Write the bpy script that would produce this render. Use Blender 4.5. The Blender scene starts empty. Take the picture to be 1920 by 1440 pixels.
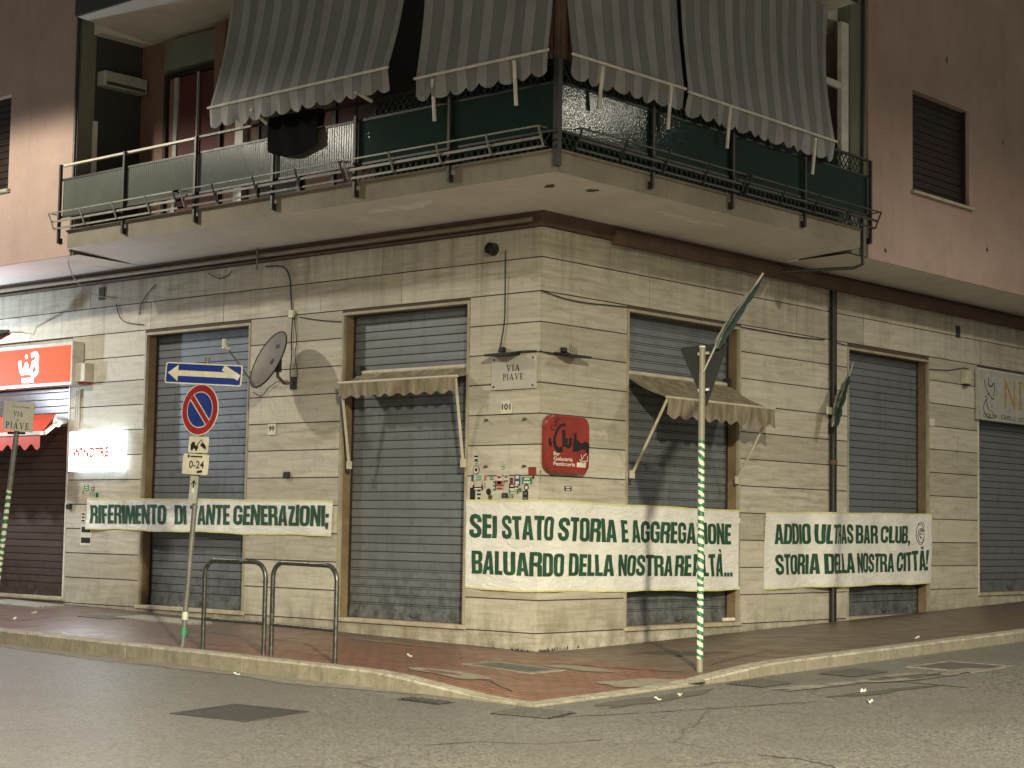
import bpy, bmesh, math, random
from mathutils import Vector, Matrix
from mathutils.geometry import tessellate_polygon
import numpy as np
random.seed(7)
SC = bpy.context.scene
COL = SC.collection
R_ = math.radians

# ------------------------------------------------------------------ camera
# x runs along the left street front (plane y=0, x<0), y along the right street front (plane x=0, y>0)
F_, PI_, RO_, YA_ = 3358.5, R_(4.6625), R_(.943), R_(41.499)
CAM = np.array([14.601, -17.036, 1.5])
_fw = np.array([-math.sin(YA_)*math.cos(PI_), math.cos(YA_)*math.cos(PI_), math.sin(PI_)])
_r = np.array([math.cos(YA_), math.sin(YA_), 0.0]); _u = np.cross(_r, _fw)
_r2 = math.cos(RO_)*_r + math.sin(RO_)*_u; _u2 = -math.sin(RO_)*_r + math.cos(RO_)*_u
cam_d = bpy.data.cameras.new('camera'); cam = bpy.data.objects.new('camera', cam_d); COL.objects.link(cam)
cam_d.sensor_width = 36; cam_d.lens = F_/1920*36; cam_d.clip_end = 500
m = Matrix.Identity(4)
for i in range(3):
    m[i][0], m[i][1], m[i][2], m[i][3] = _r2[i], _u2[i], -_fw[i], CAM[i]
cam.matrix_world = m
SC.camera = cam

# ------------------------------------------------------------------ night sky, street lamps, exposure
SC.view_settings.view_transform = 'Standard'; SC.view_settings.look = 'None'
SC.view_settings.exposure = .12; SC.view_settings.gamma = 1
w = bpy.data.worlds.new('World'); SC.world = w; w.use_nodes = True
nt = w.node_tree; bg = nt.nodes['Background']
sky = nt.nodes.new('ShaderNodeTexSky'); sky.sky_type = 'NISHITA'; sky.sun_disc = False
sky.sun_elevation = R_(-4); sky.sun_rotation = R_(200)
mx = nt.nodes.new('ShaderNodeMix'); mx.data_type = 'RGBA'; mx.inputs[0].default_value = .8
nt.links.new(sky.outputs[0], mx.inputs[6]); mx.inputs[7].default_value = (.60, .57, .52, 1)
nt.links.new(mx.outputs[2], bg.inputs[0]); bg.inputs[1].default_value = .30

def street_lamp_light(name, loc, power, size_deg, blend, col=(1, .90, .66), aim=(0, 0, -1), rad=.2):
    l = bpy.data.lights.new(name, 'SPOT'); l.energy = power; l.color = col
    l.spot_size = R_(size_deg); l.spot_blend = blend; l.shadow_soft_size = rad
    o = bpy.data.objects.new(name, l); COL.objects.link(o); o.location = loc
    o.rotation_euler = Vector(aim).to_track_quat('-Z', 'Y').to_euler()
    return o
street_lamp_light('street_lamp_light', (-9.6, -5.7, 8.45), 1500, 168, .16, (1, .925, .78))
street_lamp_light('street_lamp_light', (9.0, 7.9, 9.2), 1150, 168, .45, (1, .925, .76))
street_lamp_light('street_lamp_light', (20.0, -18.3, 9.1), 70000, 172, .42, (1, .905, .66), (0, 0, -1), .3)

# ------------------------------------------------------------------ pixel -> place on a known plane
def ray(x, y): return _fw + _r2*(x-960)/F_ + _u2*(720-y)/F_
def Lp(x, y, o=0.0):
    d = ray(x, y); t = (-o-CAM[1])/d[1]; p = CAM+d*t; return float(p[0]), float(p[2])
def Rp(x, y, o=0.0):
    d = ray(x, y); t = (o-CAM[0])/d[0]; p = CAM+d*t; return float(p[1]), float(p[2])
def Gp(x, y, z=0.0):
    d = ray(x, y); t = (z-CAM[2])/d[2]; p = CAM+d*t; return float(p[0]), float(p[1])
def LW(u, z, o=0.0): return Vector((u, -o, z))      # left front
def RW(u, z, o=0.0): return Vector((o, u, z))       # right front
def wallm(side, u, z, o):
    if side == 'L': X, Y, Z = Vector((1, 0, 0)), Vector((0, 0, 1)), Vector((0, -1, 0))
    else: X, Y, Z = Vector((0, 1, 0)), Vector((0, 0, 1)), Vector((1, 0, 0))
    p = LW(u, z, o) if side == 'L' else RW(u, z, o)
    M = Matrix.Identity(4)
    for i in range(3): M[i][0], M[i][1], M[i][2], M[i][3] = X[i], Y[i], Z[i], p[i]
    return M

# ------------------------------------------------------------------ ground levels
def road_z(x, y): return -.145+.025*(y+4.2)-.0125*(x-3.6)
def ss(a, b, v):
    t = max(0, min(1, (v-a)/(b-a))); return t*t*(3-2*t)
YK, XK, KW = -4.2, 3.6, .22
def kl(x): return road_z(x, YK)+.165-.15*ss(1.2, 3.3, x)
def kr(y): return road_z(XK, y)+.015+.115*ss(-2.3, .1, y)
def wl(x): return .02*-x
def wr(y): return .03*y
def pav_z(x, y):
    a, b = YK+KW, XK-KW
    if x <= 0: return wl(x)+(kl(x)-wl(x))*(y/a)
    if y >= 0: return wr(y)+(kr(y)-wr(y))*(x/b)
    s, t = x/b, y/a
    e0 = kl(x); e1 = kr(y); f0 = kl(0)*t; f1 = kr(0)*s
    c = kl(b)*.5+kr(a)*.5
    return (1-s)*f0+s*e1+(1-t)*f1+t*e0-((1-s)*t*kl(0)+s*(1-t)*kr(0)+s*t*c)

# ------------------------------------------------------------------ materials
MATS = {}
class NB:
    def __init__(s, name):
        s.m = bpy.data.materials.new(name); s.m.use_nodes = True; s.t = s.m.node_tree; s.n = s.t.nodes; s.l = s.t.links
        s.b = s.n['Principled BSDF']; MATS[name] = s.m
        s.co = s.n.new('ShaderNodeTexCoord').outputs['Object']
    def map(s, scale=(1, 1, 1), rot=(0, 0, 0), src=None):
        k = s.n.new('ShaderNodeMapping'); k.inputs['Scale'].default_value = scale; k.inputs['Rotation'].default_value = rot
        s.l.new(src or s.co, k.inputs[0]); return k.outputs[0]
    def noise(s, scale, detail=5, rough=.6, vec=None, dist=0):
        k = s.n.new('ShaderNodeTexNoise'); k.inputs['Scale'].default_value = scale; k.inputs['Detail'].default_value = detail
        k.inputs['Roughness'].default_value = rough; k.inputs['Distortion'].default_value = dist
        s.l.new(vec or s.co, k.inputs['Vector']); return k.outputs['Fac']
    def ramp(s, f, *st):
        k = s.n.new('ShaderNodeValToRGB'); e = k.color_ramp.elements
        while len(e) < len(st): e.new(.5)
        for i, (p, c) in enumerate(st):
            e[i].position = p; e[i].color = (*c, 1) if len(c) == 3 else c
        s.l.new(f, k.inputs[0]); return k.outputs[0]
    def val(s, f, a, b, lo=0.0, hi=1.0):
        k = s.n.new('ShaderNodeMapRange'); k.inputs[1].default_value = a; k.inputs[2].default_value = b
        k.inputs[3].default_value = lo; k.inputs[4].default_value = hi; s.l.new(f, k.inputs[0]); return k.outputs[0]
    def mix(s, f, a, b, mode='MIX'):
        k = s.n.new('ShaderNodeMix'); k.data_type = 'RGBA'; k.blend_type = mode
        for i, v in ((0, f), (6, a), (7, b)):
            if hasattr(v, 'links'): s.l.new(v, k.inputs[i])
            elif i == 0: k.inputs[0].default_value = v
            else: k.inputs[i].default_value = (*v, 1)
        return k.outputs[2]
    def math(s, op, a, b=None):
        k = s.n.new('ShaderNodeMath'); k.operation = op
        for i, v in enumerate((a, b)):
            if v is None: continue
            if hasattr(v, 'links'): s.l.new(v, k.inputs[i])
            else: k.inputs[i].default_value = v
        return k.outputs[0]
    def xyz(s, src=None):
        k = s.n.new('ShaderNodeSeparateXYZ'); s.l.new(src or s.co, k.inputs[0]); return k.outputs
    def attr(s, name='tint'):
        k = s.n.new('ShaderNodeAttribute'); k.attribute_name = name; return k.outputs['Fac']
    def out(s, col=None, rough=None, bump=None, bs=.3, bd=.01, metal=0, spec=None):
        b = s.b
        if col is not None:
            if hasattr(col, 'links'): s.l.new(col, b.inputs['Base Color'])
            else: b.inputs['Base Color'].default_value = (*col, 1)
        if rough is not None:
            if hasattr(rough, 'links'): s.l.new(rough, b.inputs['Roughness'])
            else: b.inputs['Roughness'].default_value = rough
        b.inputs['Metallic'].default_value = metal
        if spec is not None: b.inputs['Specular IOR Level'].default_value = spec
        if bump is not None:
            k = s.n.new('ShaderNodeBump'); k.inputs['Strength'].default_value = bs; k.inputs['Distance'].default_value = bd
            s.l.new(bump, k.inputs['Height']); s.l.new(k.outputs[0], b.inputs['Normal'])
        return s.m
def simple(name, col, rough=.55, metal=0, var=.18, scale=6, bump=.15):
    n = NB(name); f = n.noise(scale, 6, .65)
    c = n.ramp(f, (.3, tuple(v*(1-var) for v in col)), (.7, tuple(min(1, v*(1+var)) for v in col)))
    return n.out(c, n.val(f, .3, .7, rough-.08, rough+.08), n.noise(scale*8, 4), bump, .004, metal)
def emit(name, col, strength, base=None):
    n = NB(name); n.out(base or col, .75)
    n.b.inputs['Emission Color'].default_value = (*col, 1); n.b.inputs['Emission Strength'].default_value = strength
    return n.m

# travertine courses: streaks along the course, per slab tone, grime at the foot and under the cornice
n = NB('travertine')
st = n.noise(1, 8, .62, n.map((1.3, 1.3, 16)), .6)
bl = n.noise(1.1, 4, .6)
c = n.ramp(st, (.33, (.315, .285, .22)), (.5, (.475, .443, .36)), (.66, (.58, .548, .46)))
c = n.mix(n.val(bl, .35, .7, 0, .45), c, (.40, .36, .28), 'MIX')
c = n.mix(n.val(n.attr(), .45, 1, 0, .55), c, (.58, .55, .46)); c = n.mix(n.val(n.attr(), .55, 0, 0, .55), c, (.33, .305, .235))
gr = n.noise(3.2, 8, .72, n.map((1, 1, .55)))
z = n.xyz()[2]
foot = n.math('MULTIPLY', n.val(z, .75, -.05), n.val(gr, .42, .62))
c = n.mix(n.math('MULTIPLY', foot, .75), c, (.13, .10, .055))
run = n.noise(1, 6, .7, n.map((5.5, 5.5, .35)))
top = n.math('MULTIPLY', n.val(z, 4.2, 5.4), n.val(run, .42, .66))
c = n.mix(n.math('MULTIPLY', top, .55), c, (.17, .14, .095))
c = n.mix(n.math('MULTIPLY', n.val(run, .56, .72), .28), c, (.20, .18, .13))
mo = n.noise(2.6, 9, .78, n.map((1, 1, 1.5)), .8); mo2 = n.noise(11, 7, .75)
c = n.mix(n.val(mo, .52, .68, 0, .5), c, (.25, .225, .165)); c = n.mix(n.val(mo2, .58, .70, 0, .45), c, (.22, .20, .14)); c = n.mix(n.val(mo2, .42, .32, 0, .35), c, (.60, .58, .48))
pit = n.noise(55, 4, .7, n.map((1, 1, 3.2)))
c = n.mix(n.val(pit, .60, .70, 0, .6), c, (.16, .13, .08))
n.out(c, n.val(st, .3, .7, .55, .75), n.math('ADD', n.val(pit, .6, .75, 1, 0), st), .35, .004)

n = NB('dark_joint'); n.out((.07, .056, .036), .9)
def plaster(name, a, b, dirt):
    n = NB(name); f = n.noise(.9, 6, .6); g = n.noise(60, 5, .7)
    c = n.mix(n.val(f, .35, .65), a, b)
    run = n.noise(1, 7, .7, n.map((3.5, 3.5, .3)))
    c = n.mix(n.val(run, .55, .75, 0, .35), c, dirt)
    c = n.mix(n.val(g, .3, .7, 0, .18), c, dirt); c = n.mix(n.val(n.noise(5, 9, .8), .52, .68, 0, .3), c, dirt)
    return n.out(c, .85, g, .5, .006)
plaster('pink_plaster', (.36, .26, .212), (.43, .315, .26), (.22, .14, .10))
plaster('soffit_paint', (.62, .59, .53), (.72, .69, .63), (.42, .39, .34))
plaster('green_grey_plaster', (.16, .16, .12), (.2, .2, .15), (.08, .08, .06))
plaster('balcony_concrete', (.19, .17, .125), (.28, .25, .19), (.08, .07, .05))
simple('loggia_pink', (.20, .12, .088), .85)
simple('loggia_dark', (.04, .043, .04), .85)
simple('cornice_brown', (.10, .062, .042), .8, var=.35, scale=3)
simple('conduit_beige', (.24, .2, .14), .6)
simple('trim_stone', (.33, .295, .215), .6, var=.25, scale=4)
simple('jamb_brown', (.19, .135, .075), .7, var=.3, scale=3)
simple('sill_stone', (.40, .35, .255), .7, var=.3, scale=5)
def shutter(name, a, b, rough, metal, dirt):
    n = NB(name); f = n.noise(1, 6, .6, n.map((.8, .8, 3))); s = n.noise(1, 6, .7, n.map((9, 9, .6)))
    c = n.mix(f, a, b); c = n.mix(n.val(s, .5, .72, 0, .5), c, dirt)
    c = n.mix(n.val(n.attr(), 0, 1, 0, .55), c, tuple(v*1.15 for v in b)); c = n.mix(n.val(n.noise(3, 9, .8), .52, .66, 0, .45), c, dirt); c = n.mix(n.math('MULTIPLY', n.val(n.xyz()[2], 1.1, .2), n.val(n.noise(6, 8, .75), .4, .6, 0, .8)), c, tuple(v*.6 for v in dirt))
    return n.out(c, n.val(f, .3, .7, rough-.07, rough+.1), n.noise(40, 4), .08, .003, metal)
shutter('galvanised_slats', (.15, .163, .168), (.215, .232, .24), .45, .3, (.085, .083, .07))
shutter('brown_slats', (.085, .058, .05), (.125, .09, .08), .34, .3, (.05, .038, .033))
shutter('grey_slats', (.155, .168, .185), (.21, .228, .25), .42, .35, (.09, .09, .085))
simple('slat_groove', (.04, .04, .037), .8)

n = NB('asphalt')
g = n.noise(34, 5, .85); g2 = n.noise(13, 5, .8); big = n.noise(.42, 6, .65); mid = n.noise(2.3, 6, .7)
c = n.ramp(g, (.36, (.05, .048, .044)), (.5, (.145, .139, .126)), (.64, (.33, .317, .288)))
vs = n.n.new('ShaderNodeTexVoronoi'); vs.inputs['Scale'].default_value = 42; n.l.new(n.co, vs.inputs['Vector'])
sv = n.xyz(vs.outputs['Color'])[0]
c = n.mix(n.val(sv, .72, .95, 0, .75), c, (.25, .245, .23)); c = n.mix(n.val(sv, .28, .05, 0, .7), c, (.035, .033, .03))
c = n.mix(n.val(g2, .35, .7, 0, .35), c, (.11, .107, .098))
c = n.mix(n.val(big, .4, .66, 0, .5), c, (.112, .105, .094))
c = n.mix(n.val(mid, .55, .75, 0, .35), c, (.19, .18, .16))
vo = n.n.new('ShaderNodeTexVoronoi'); vo.feature = 'DISTANCE_TO_EDGE'; vo.inputs['Scale'].default_value = .55
dd = n.n.new('ShaderNodeMixRGB'); dd.inputs[0].default_value = .25; n.l.new(n.co, dd.inputs[1]); 
nn = n.n.new('ShaderNodeTexNoise'); nn.inputs['Scale'].default_value = 2.2; nn.inputs['Detail'].default_value = 6; n.l.new(n.co, nn.inputs['Vector']); n.l.new(nn.outputs['Color'], dd.inputs[2])
n.l.new(dd.outputs[0], vo.inputs['Vector'])
crack = n.math('MULTIPLY', n.val(vo.outputs['Distance'], .012, .0, 0, 1), n.val(n.noise(.25, 3), .5, .58))
c = n.mix(n.math('MULTIPLY', crack, .7), c, (.03, .028, .024))
n.out(c, n.val(g, .3, .7, .30, .55), n.math('ADD', g, sv), .8, .012, spec=.6)
simple('asphalt_damp', (.085, .08, .072), .4, var=.5, scale=26, bump=.9)
simple('asphalt_dark', (.042, .04, .037), .55, var=.4, scale=40, bump=.8)
simple('worn_paint', (.19, .18, .15), .7, var=.5, scale=6, bump=.4)
simple('gutter_concrete', (.20, .185, .15), .75, var=.3, scale=9, bump=.4)
simple('pale_plaster', (.74, .72, .66), .85)
simple('pale_concrete', (.22, .195, .15), .8, var=.25, scale=7, bump=.4)
n = NB('kerb_stone')
a = n.noise(4, 8, .7); b2 = n.noise(18, 6, .75)
c = n.ramp(a, (.3, (.23, .21, .16)), (.5, (.34, .32, .255)), (.7, (.44, .415, .34)))
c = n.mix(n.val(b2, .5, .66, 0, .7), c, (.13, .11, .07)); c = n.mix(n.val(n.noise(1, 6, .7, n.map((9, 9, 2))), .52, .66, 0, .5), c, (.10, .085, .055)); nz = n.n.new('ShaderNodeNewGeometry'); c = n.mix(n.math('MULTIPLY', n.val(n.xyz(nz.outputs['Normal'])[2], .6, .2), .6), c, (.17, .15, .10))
n.out(c, .75, b2, .6, .012)

n = NB('brick_pavers')
bt = n.n.new('ShaderNodeTexBrick'); n.l.new(n.map((1, 1, 1), (0, 0, R_(0))), bt.inputs[0])
bt.inputs['Scale'].default_value = 1; bt.inputs['Brick Width'].default_value = .22; bt.inputs['Row Height'].default_value = .11
bt.inputs['Mortar Size'].default_value = .011; bt.inputs['Mortar Smooth'].default_value = .2; bt.inputs['Bias'].default_value = 0
bt.inputs['Color1'].default_value = (.25, .105, .058, 1); bt.inputs['Color2'].default_value = (.18, .075, .045, 1); bt.inputs['Mortar'].default_value = (.05, .03, .02, 1)
X = n.xyz(); wob = n.noise(1.3, 5, .6)
left = n.val(n.math('ADD', X[0], n.math('MULTIPLY', wob, 1.5)), -.3, -3.2)
right = n.val(n.math('ADD', n.math('ADD', X[1], n.math('MULTIPLY', X[0], .33)), n.math('MULTIPLY', wob, .8)), -.05, .35)
grey = n.ramp(n.noise(2.6, 7, .7), (.3, (.075, .061, .043)), (.7, (.13, .106, .075)))
grey = n.mix(.25, grey, bt.outputs['Color'])
c = n.mix(right, bt.outputs['Color'], grey)
c = n.mix(n.math('MULTIPLY', left, .72), c, (.15, .11, .10))  # cold white light on the left pavers, put into their colour
c = n.mix(n.val(n.noise(.8, 7, .7), .46, .7, 0, .55), c, (.15, .105, .07))
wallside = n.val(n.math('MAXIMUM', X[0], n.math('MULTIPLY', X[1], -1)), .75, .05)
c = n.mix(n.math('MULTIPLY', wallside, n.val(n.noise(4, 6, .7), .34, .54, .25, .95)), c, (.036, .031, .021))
n.out(c, n.val(n.noise(3, 5), .3, .7, .28, .5), n.math('ADD', n.math('MULTIPLY', bt.outputs['Fac'], -1.5), n.noise(45, 5, .7)), .5, .006)

n = NB('banner_cloth')
f = n.noise(3.5, 6, .65); g = n.noise(1, 6, .6, n.map((4, 4, 9), (0, R_(35), 0)), 1.2)
c = n.mix(n.val(f, .35, .65), (.68, .675, .63), (.78, .775, .73))
n.out(c, .6, g, .8, .03)
simple('banner_hem', (.62, .60, .26), .7)
simple('banner_green', (.018, .072, .036), .6, var=.3, scale=5, bump=.1)
n = NB('striped_canvas')
uv = n.n.new('ShaderNodeUVMap').outputs[0]; u = n.xyz(uv)[0]
k = n.math('FRACT', n.math('DIVIDE', u, .345))
c = n.ramp(k, (0, (.28, .28, .265)), (.44, (.28, .28, .265)), (.455, (.07, .07, .068)), (.48, (.18, .182, .178)), (.95, (.18, .182, .178)), (.965, (.07, .07, .068)), (.985, (.28, .28, .265)))
e = n.n  # stripes end hard: constant steps
n.n[-1].color_ramp.interpolation = 'LINEAR'
c = n.mix(n.val(n.noise(2.5, 6, .7), .45, .7, 0, .4), c, (.14, .13, .10))
n.out(c, .85, n.noise(9, 5, .6), .4, .02)
n = NB('dirty_cream_canvas')
f = n.noise(1, 7, .7, n.map((7, 7, 1.5)))
c = n.mix(n.val(f, .38, .62), (.30, .26, .18), (.14, .11, .068))
n.out(c, .85, n.noise(10, 5, .6), .35, .02)
simple('red_canvas', (.62, .07, .025), .6)
simple('white_paint', (.58, .56, .49), .45)
simple('cream_paint', (.50, .46, .35), .5)
simple('pit_black', (.006, .006, .006), .9)
simple('iron_bar', (.10, .098, .09), .5, .2, .3, 20, .4)
simple('pipe_black', (.014, .013, .011), .5, 0, .4, 8)
simple('dark_iron', (.035, .033, .028), .5, .3, .35, 12)
simple('grey_green_iron', (.19, .19, .155), .5, .1, .3, 9)
simple('black_rubber', (.012, .012, .012), .6)
simple('rack_steel', (.085, .085, .075), .32, .65, .4, 14)
simple('pole_grey', (.14, .137, .12), .5, .2, .3, 9)
simple('sign_back', (.013, .014, .013), .9, 0, .3, 5)
simple('dish_grey', (.15, .135, .108), .5, 0, .12, 5)
simple('marble_plate', (.47, .455, .40), .4, 0, .12, 3)
simple('plate_white', (.62, .60, .50), .4)
simple('sign_blue', (.012, .035, .22), .35, 0, .12)
simple('sign_red', (.30, .018, .022), .35, 0, .15)
simple('sign_white', (.62, .58, .44), .4)
simple('sign_panel_grey', (.40, .40, .345), .35)
simple('black_ink', (.012, .012, .013), .5)
simple('gold_ink', (.40, .24, .06), .4)
simple('club_red', (.24, .035, .024), .3, 0, .25, 2.2)
simple('club_white', (.68, .6, .5), .4)
simple('dark_flag', (.012, .03, .026), .8, 0, .4, 7)
simple('pale_flag', (.17, .17, .14), .8, 0, .3, 7)
simple('cable_black', (.02, .018, .015), .6)
simple('cable_pale', (.33, .30, .24), .6)
simple('weed_brown', (.05, .042, .02), .9)
simple('cast_iron', (.05, .055, .045), .45, .4, .4, 20, .5)
simple('hatch_green', (.045, .06, .05), .4, .2, .3, 15)
simple('chequer_plate', (.42, .42, .40), .3, .6, .2, 20)
simple('paper_white', (.7, .68, .6), .7)
simple('blind_red', (.085, .018, .014), .7)
simple('window_brown', (.02, .011, .007), .6)
simple('ac_white', (.36, .36, .32), .5)
simple('trellis_green', (.022, .05, .038), .6)
simple('sticker_green', (.03, .22, .09), .5); simple('sticker_red', (.25, .035, .025), .5); simple('sticker_blue', (.04, .06, .16), .5)
simple('sticker_pale', (.50, .52, .42), .5); simple('sticker_pink', (.45, .30, .26), .5)
simple('bounce_metal', (.45, .45, .43), .35, .5)
n = NB('black_cloth'); n.out((.008, .008, .009), 1.0, n.noise(14, 5), .4, .01, spec=.05)
n = NB('reeded_glass')     # opaque-looking reeded pane, greenish grey, glossy ribs
wv = n.n.new('ShaderNodeTexWave'); wv.inputs['Scale'].default_value = 14; wv.bands_direction = 'DIAGONAL'; n.l.new(n.map((1, 1, .0)), wv.inputs[0])
f = n.noise(1.5, 6, .65)
n.out(n.mix(f, (.06, .068, .056), (.115, .125, .105)), .2, wv.outputs['Fac'], .4, .01, spec=.22)
n = NB('shade_net')
n.out(n.mix(n.noise(2, 6, .65), (.006, .017, .012), (.014, .034, .026)), .11, n.noise(70, 1, .5, n.map((1, 1, .5))), .3, .005, spec=.16)
n = NB('striped_pole')
X = n.xyz(); ang = n.math('DIVIDE', n.math('ARCTAN2', X[1], X[0]), 2*math.pi)
k = n.math('FRACT', n.math('ADD', n.math('ADD', n.math('DIVIDE', X[2], .086), ang), n.val(n.noise(2.2, 4), .3, .7, -.55, .55)))
c = n.mix(n.math('GREATER_THAN', k, .5), (.58, .56, .45), (.02, .13, .075))
z = X[2]
painted = n.math('MULTIPLY', n.math('GREATER_THAN', z, .14), n.math('LESS_THAN', z, 2.5))
c = n.mix(painted, (.20, .19, .14), c)
c = n.mix(n.val(n.noise(9, 6, .7), .55, .75, 0, .5), c, (.14, .12, .08))
n.out(c, .5, n.noise(30, 4), .2, .003)
emit('sign_glow_red', (.95, .040, .006), 3.0, (.10, .008, .003))
emit('sign_glow_white', (1, .97, .92), 3)
emit('lightbox_glow', (.86, .94, 1), 18)
emit('lightbox_ink', (.75, .16, .12), .8, (.2, .02, .02))
emit('lightbox_side', (.76, .88, 1), 3.2)
emit('spot_lens', (.9, .95, 1), 12)
simple('lightbox_red_ink', (.45, .05, .02), .5)
MT = MATS

# ------------------------------------------------------------------ mesh builder
class MB:
    def __init__(s): s.v = []; s.f = []; s.t = []; s.mi = []; s.uv = {}
    def face(s, pts, tint=0.0, mi=0, uv=None):
        i = len(s.v); s.v += [Vector(p) for p in pts]; s.f.append(tuple(range(i, i+len(pts)))); s.t.append(tint); s.mi.append(mi)
        if uv: s.uv[len(s.f)-1] = uv
    def hexa(s, c, tint=0.0, mi=0):   # c: 8 corners bottom 4 then top 4
        i = len(s.v); s.v += [Vector(p) for p in c]
        for q in ((3, 2, 1, 0), (4, 5, 6, 7), (0, 1, 5, 4), (1, 2, 6, 5), (2, 3, 7, 6), (3, 0, 4, 7)):
            s.f.append(tuple(i+k for k in q)); s.t.append(tint); s.mi.append(mi)
    def box(s, x0, x1, y0, y1, z0, z1, tint=0.0, mi=0):
        s.hexa([(x0, y0, z0), (x1, y0, z0), (x1, y1, z0), (x0, y1, z0), (x0, y0, z1), (x1, y0, z1), (x1, y1, z1), (x0, y1, z1)], tint, mi)
    def wbox(s, side, u0, u1, z0, z1, o0, o1, tint=0.0, mi=0):
        if side == 'L': s.box(u0, u1, -o1, -o0, z0, z1, tint, mi)
        else: s.box(o0, o1, u0, u1, z0, z1, tint, mi)
    def mbox(s, M, x0, x1, y0, y1, z0, z1, tint=0.0, mi=0):
        s.hexa([M @ Vector(p) for p in [(x0, y0, z0), (x1, y0, z0), (x1, y1, z0), (x0, y1, z0), (x0, y0, z1), (x1, y0, z1), (x1, y1, z1), (x0, y1, z1)]], tint, mi)
    def tube(s, pts, r, seg=8, caps=True, mi=0):
        pts = [Vector(p) for p in pts]; rs = r if isinstance(r, (list, tuple)) else [r]*len(pts)
        base = len(s.v); n = len(pts); ref = None
        for i, p in enumerate(pts):
            d = ((pts[min(i+1, n-1)]-pts[max(i-1, 0)])).normalized()
            if ref is None:
                ref = d.orthogonal().normalized()
            ref = (ref-d*ref.dot(d)).normalized(); b = d.cross(ref)
            for k in range(seg):
                a = 2*math.pi*k/seg; s.v.append(p+(ref*math.cos(a)+b*math.sin(a))*rs[i])
        for i in range(n-1):
            for k in range(seg):
                a, b2 = base+i*seg+k, base+i*seg+(k+1) % seg
                s.f.append((a, b2, b2+seg, a+seg)); s.t.append(0); s.mi.append(mi)
        if caps:
            s.f.append(tuple(base+k for k in reversed(range(seg)))); s.t.append(0); s.mi.append(mi)
            s.f.append(tuple(base+(n-1)*seg+k for k in range(seg))); s.t.append(0); s.mi.append(mi)
    def bar(s, a, b, w, h=None):      # square bar between two points
        a, b = Vector(a), Vector(b); h = h or w; d = (b-a).normalized()
        up = Vector((0, 0, 1)) if abs(d.z) < .95 else Vector((1, 0, 0))
        x = d.cross(up).normalized()*w/2; y = x.cross(d).normalized()*h/2
        s.hexa([a-x-y, a+x-y, b+x-y, b-x-y, a-x+y, a+x+y, b+x+y, b-x+y])
    def prism(s, M, poly, z0, z1, mi=0):     # flat outline extruded along M's z
        n = len(poly); i = len(s.v)
        s.v += [M @ Vector((x, y, z0)) for x, y in poly]+[M @ Vector((x, y, z1)) for x, y in poly]
        s.f.append(tuple(i+k for k in reversed(range(n)))); s.f.append(tuple(i+n+k for k in range(n)))
        for k in range(n): s.f.append((i+k, i+(k+1) % n, i+n+(k+1) % n, i+n+k))
        s.t += [0]*(n+2); s.mi += [mi]*(n+2)
    def flat(s, M, poly, z=0.0, mi=0): s.face([M @ Vector((x, y, z)) for x, y in poly], 0, mi)
    def grid(s, fn, nu, nv, mi=0, uvf=None, tint=0.0):
        i = len(s.v)
        for a in range(nu+1):
            for b in range(nv+1): s.v.append(Vector(fn(a/nu, b/nv)))
        for a in range(nu):
            for b in range(nv):
                p = i+a*(nv+1)+b; s.f.append((p, p+nv+1, p+nv+2, p+1)); s.t.append(tint); s.mi.append(mi)
                if uvf: s.uv[len(s.f)-1] = [uvf(a/nu, b/nv), uvf((a+1)/nu, b/nv), uvf((a+1)/nu, (b+1)/nv), uvf(a/nu, (b+1)/nv)]
    def build(s, name, mat, parent=None, smooth=False, bevel=0, fix=True):
        me = bpy.data.meshes.new(name); off = parent_loc(parent) if parent else Vector()
        o = bpy.data.objects.new(name, me)
        if parent is None and s.v:
            lo = Vector([min(v[i] for v in s.v) for i in range(3)]); hi = Vector([max(v[i] for v in s.v) for i in range(3)])
            off = Vector(((lo.x+hi.x)/2, (lo.y+hi.y)/2, lo.z)) if s.center else Vector(); o.location = off
        me.from_pydata([tuple(v-off) for v in s.v], [], s.f)
        mats = mat if isinstance(mat, (list, tuple)) else [mat]
        for k in mats: me.materials.append(MT[k])
        a = me.attributes.new('tint', 'FLOAT', 'FACE'); a.data.foreach_set('value', s.t)
        me.polygons.foreach_set('material_index', s.mi)
        if s.uv:
            ul = me.uv_layers.new(name='UVMap')
            for fi, uvs in s.uv.items():
                for li, q in zip(me.polygons[fi].loop_indices, uvs): ul.data[li].uv = q
        if fix:
            bm = bmesh.new(); bm.from_mesh(me); bmesh.ops.recalc_face_normals(bm, faces=bm.faces); bm.to_mesh(me); bm.free()
        if smooth: me.polygons.foreach_set('use_smooth', [True]*len(me.polygons))
        if smooth:
            try: me.set_sharp_from_angle(angle=R_(38))
            except Exception: pass
        if bevel:
            k = o.modifiers.new('bevel', 'BEVEL'); k.width = bevel; k.segments = 2; k.limit_method = 'ANGLE'
        COL.objects.link(o)
        if parent: o.parent = parent
        return o
    center = False
def parent_loc(p):
    v = Vector(p.location)
    while p.parent: p = p.parent; v += Vector(p.location)
    return v
def tag(o, label=None, cat=None, group=None, kind=None):
    if label: o['label'] = label
    if cat: o['category'] = cat
    if group: o['group'] = group
    if kind: o['kind'] = kind
    return o
def empty(name, loc, label, cat, group=None):
    o = bpy.data.objects.new(name, None); o.empty_display_size = .2; COL.objects.link(o); o.location = loc
    return tag(o, label, cat, group)
def struct(mb, name, mat, **k): return tag(mb.build(name, mat, **k), kind='structure')
def one(mb, name, mat, label, cat, group=None, **k):
    mb.center = True
    return tag(mb.build(name, mat, **k), label, cat, group)

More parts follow.
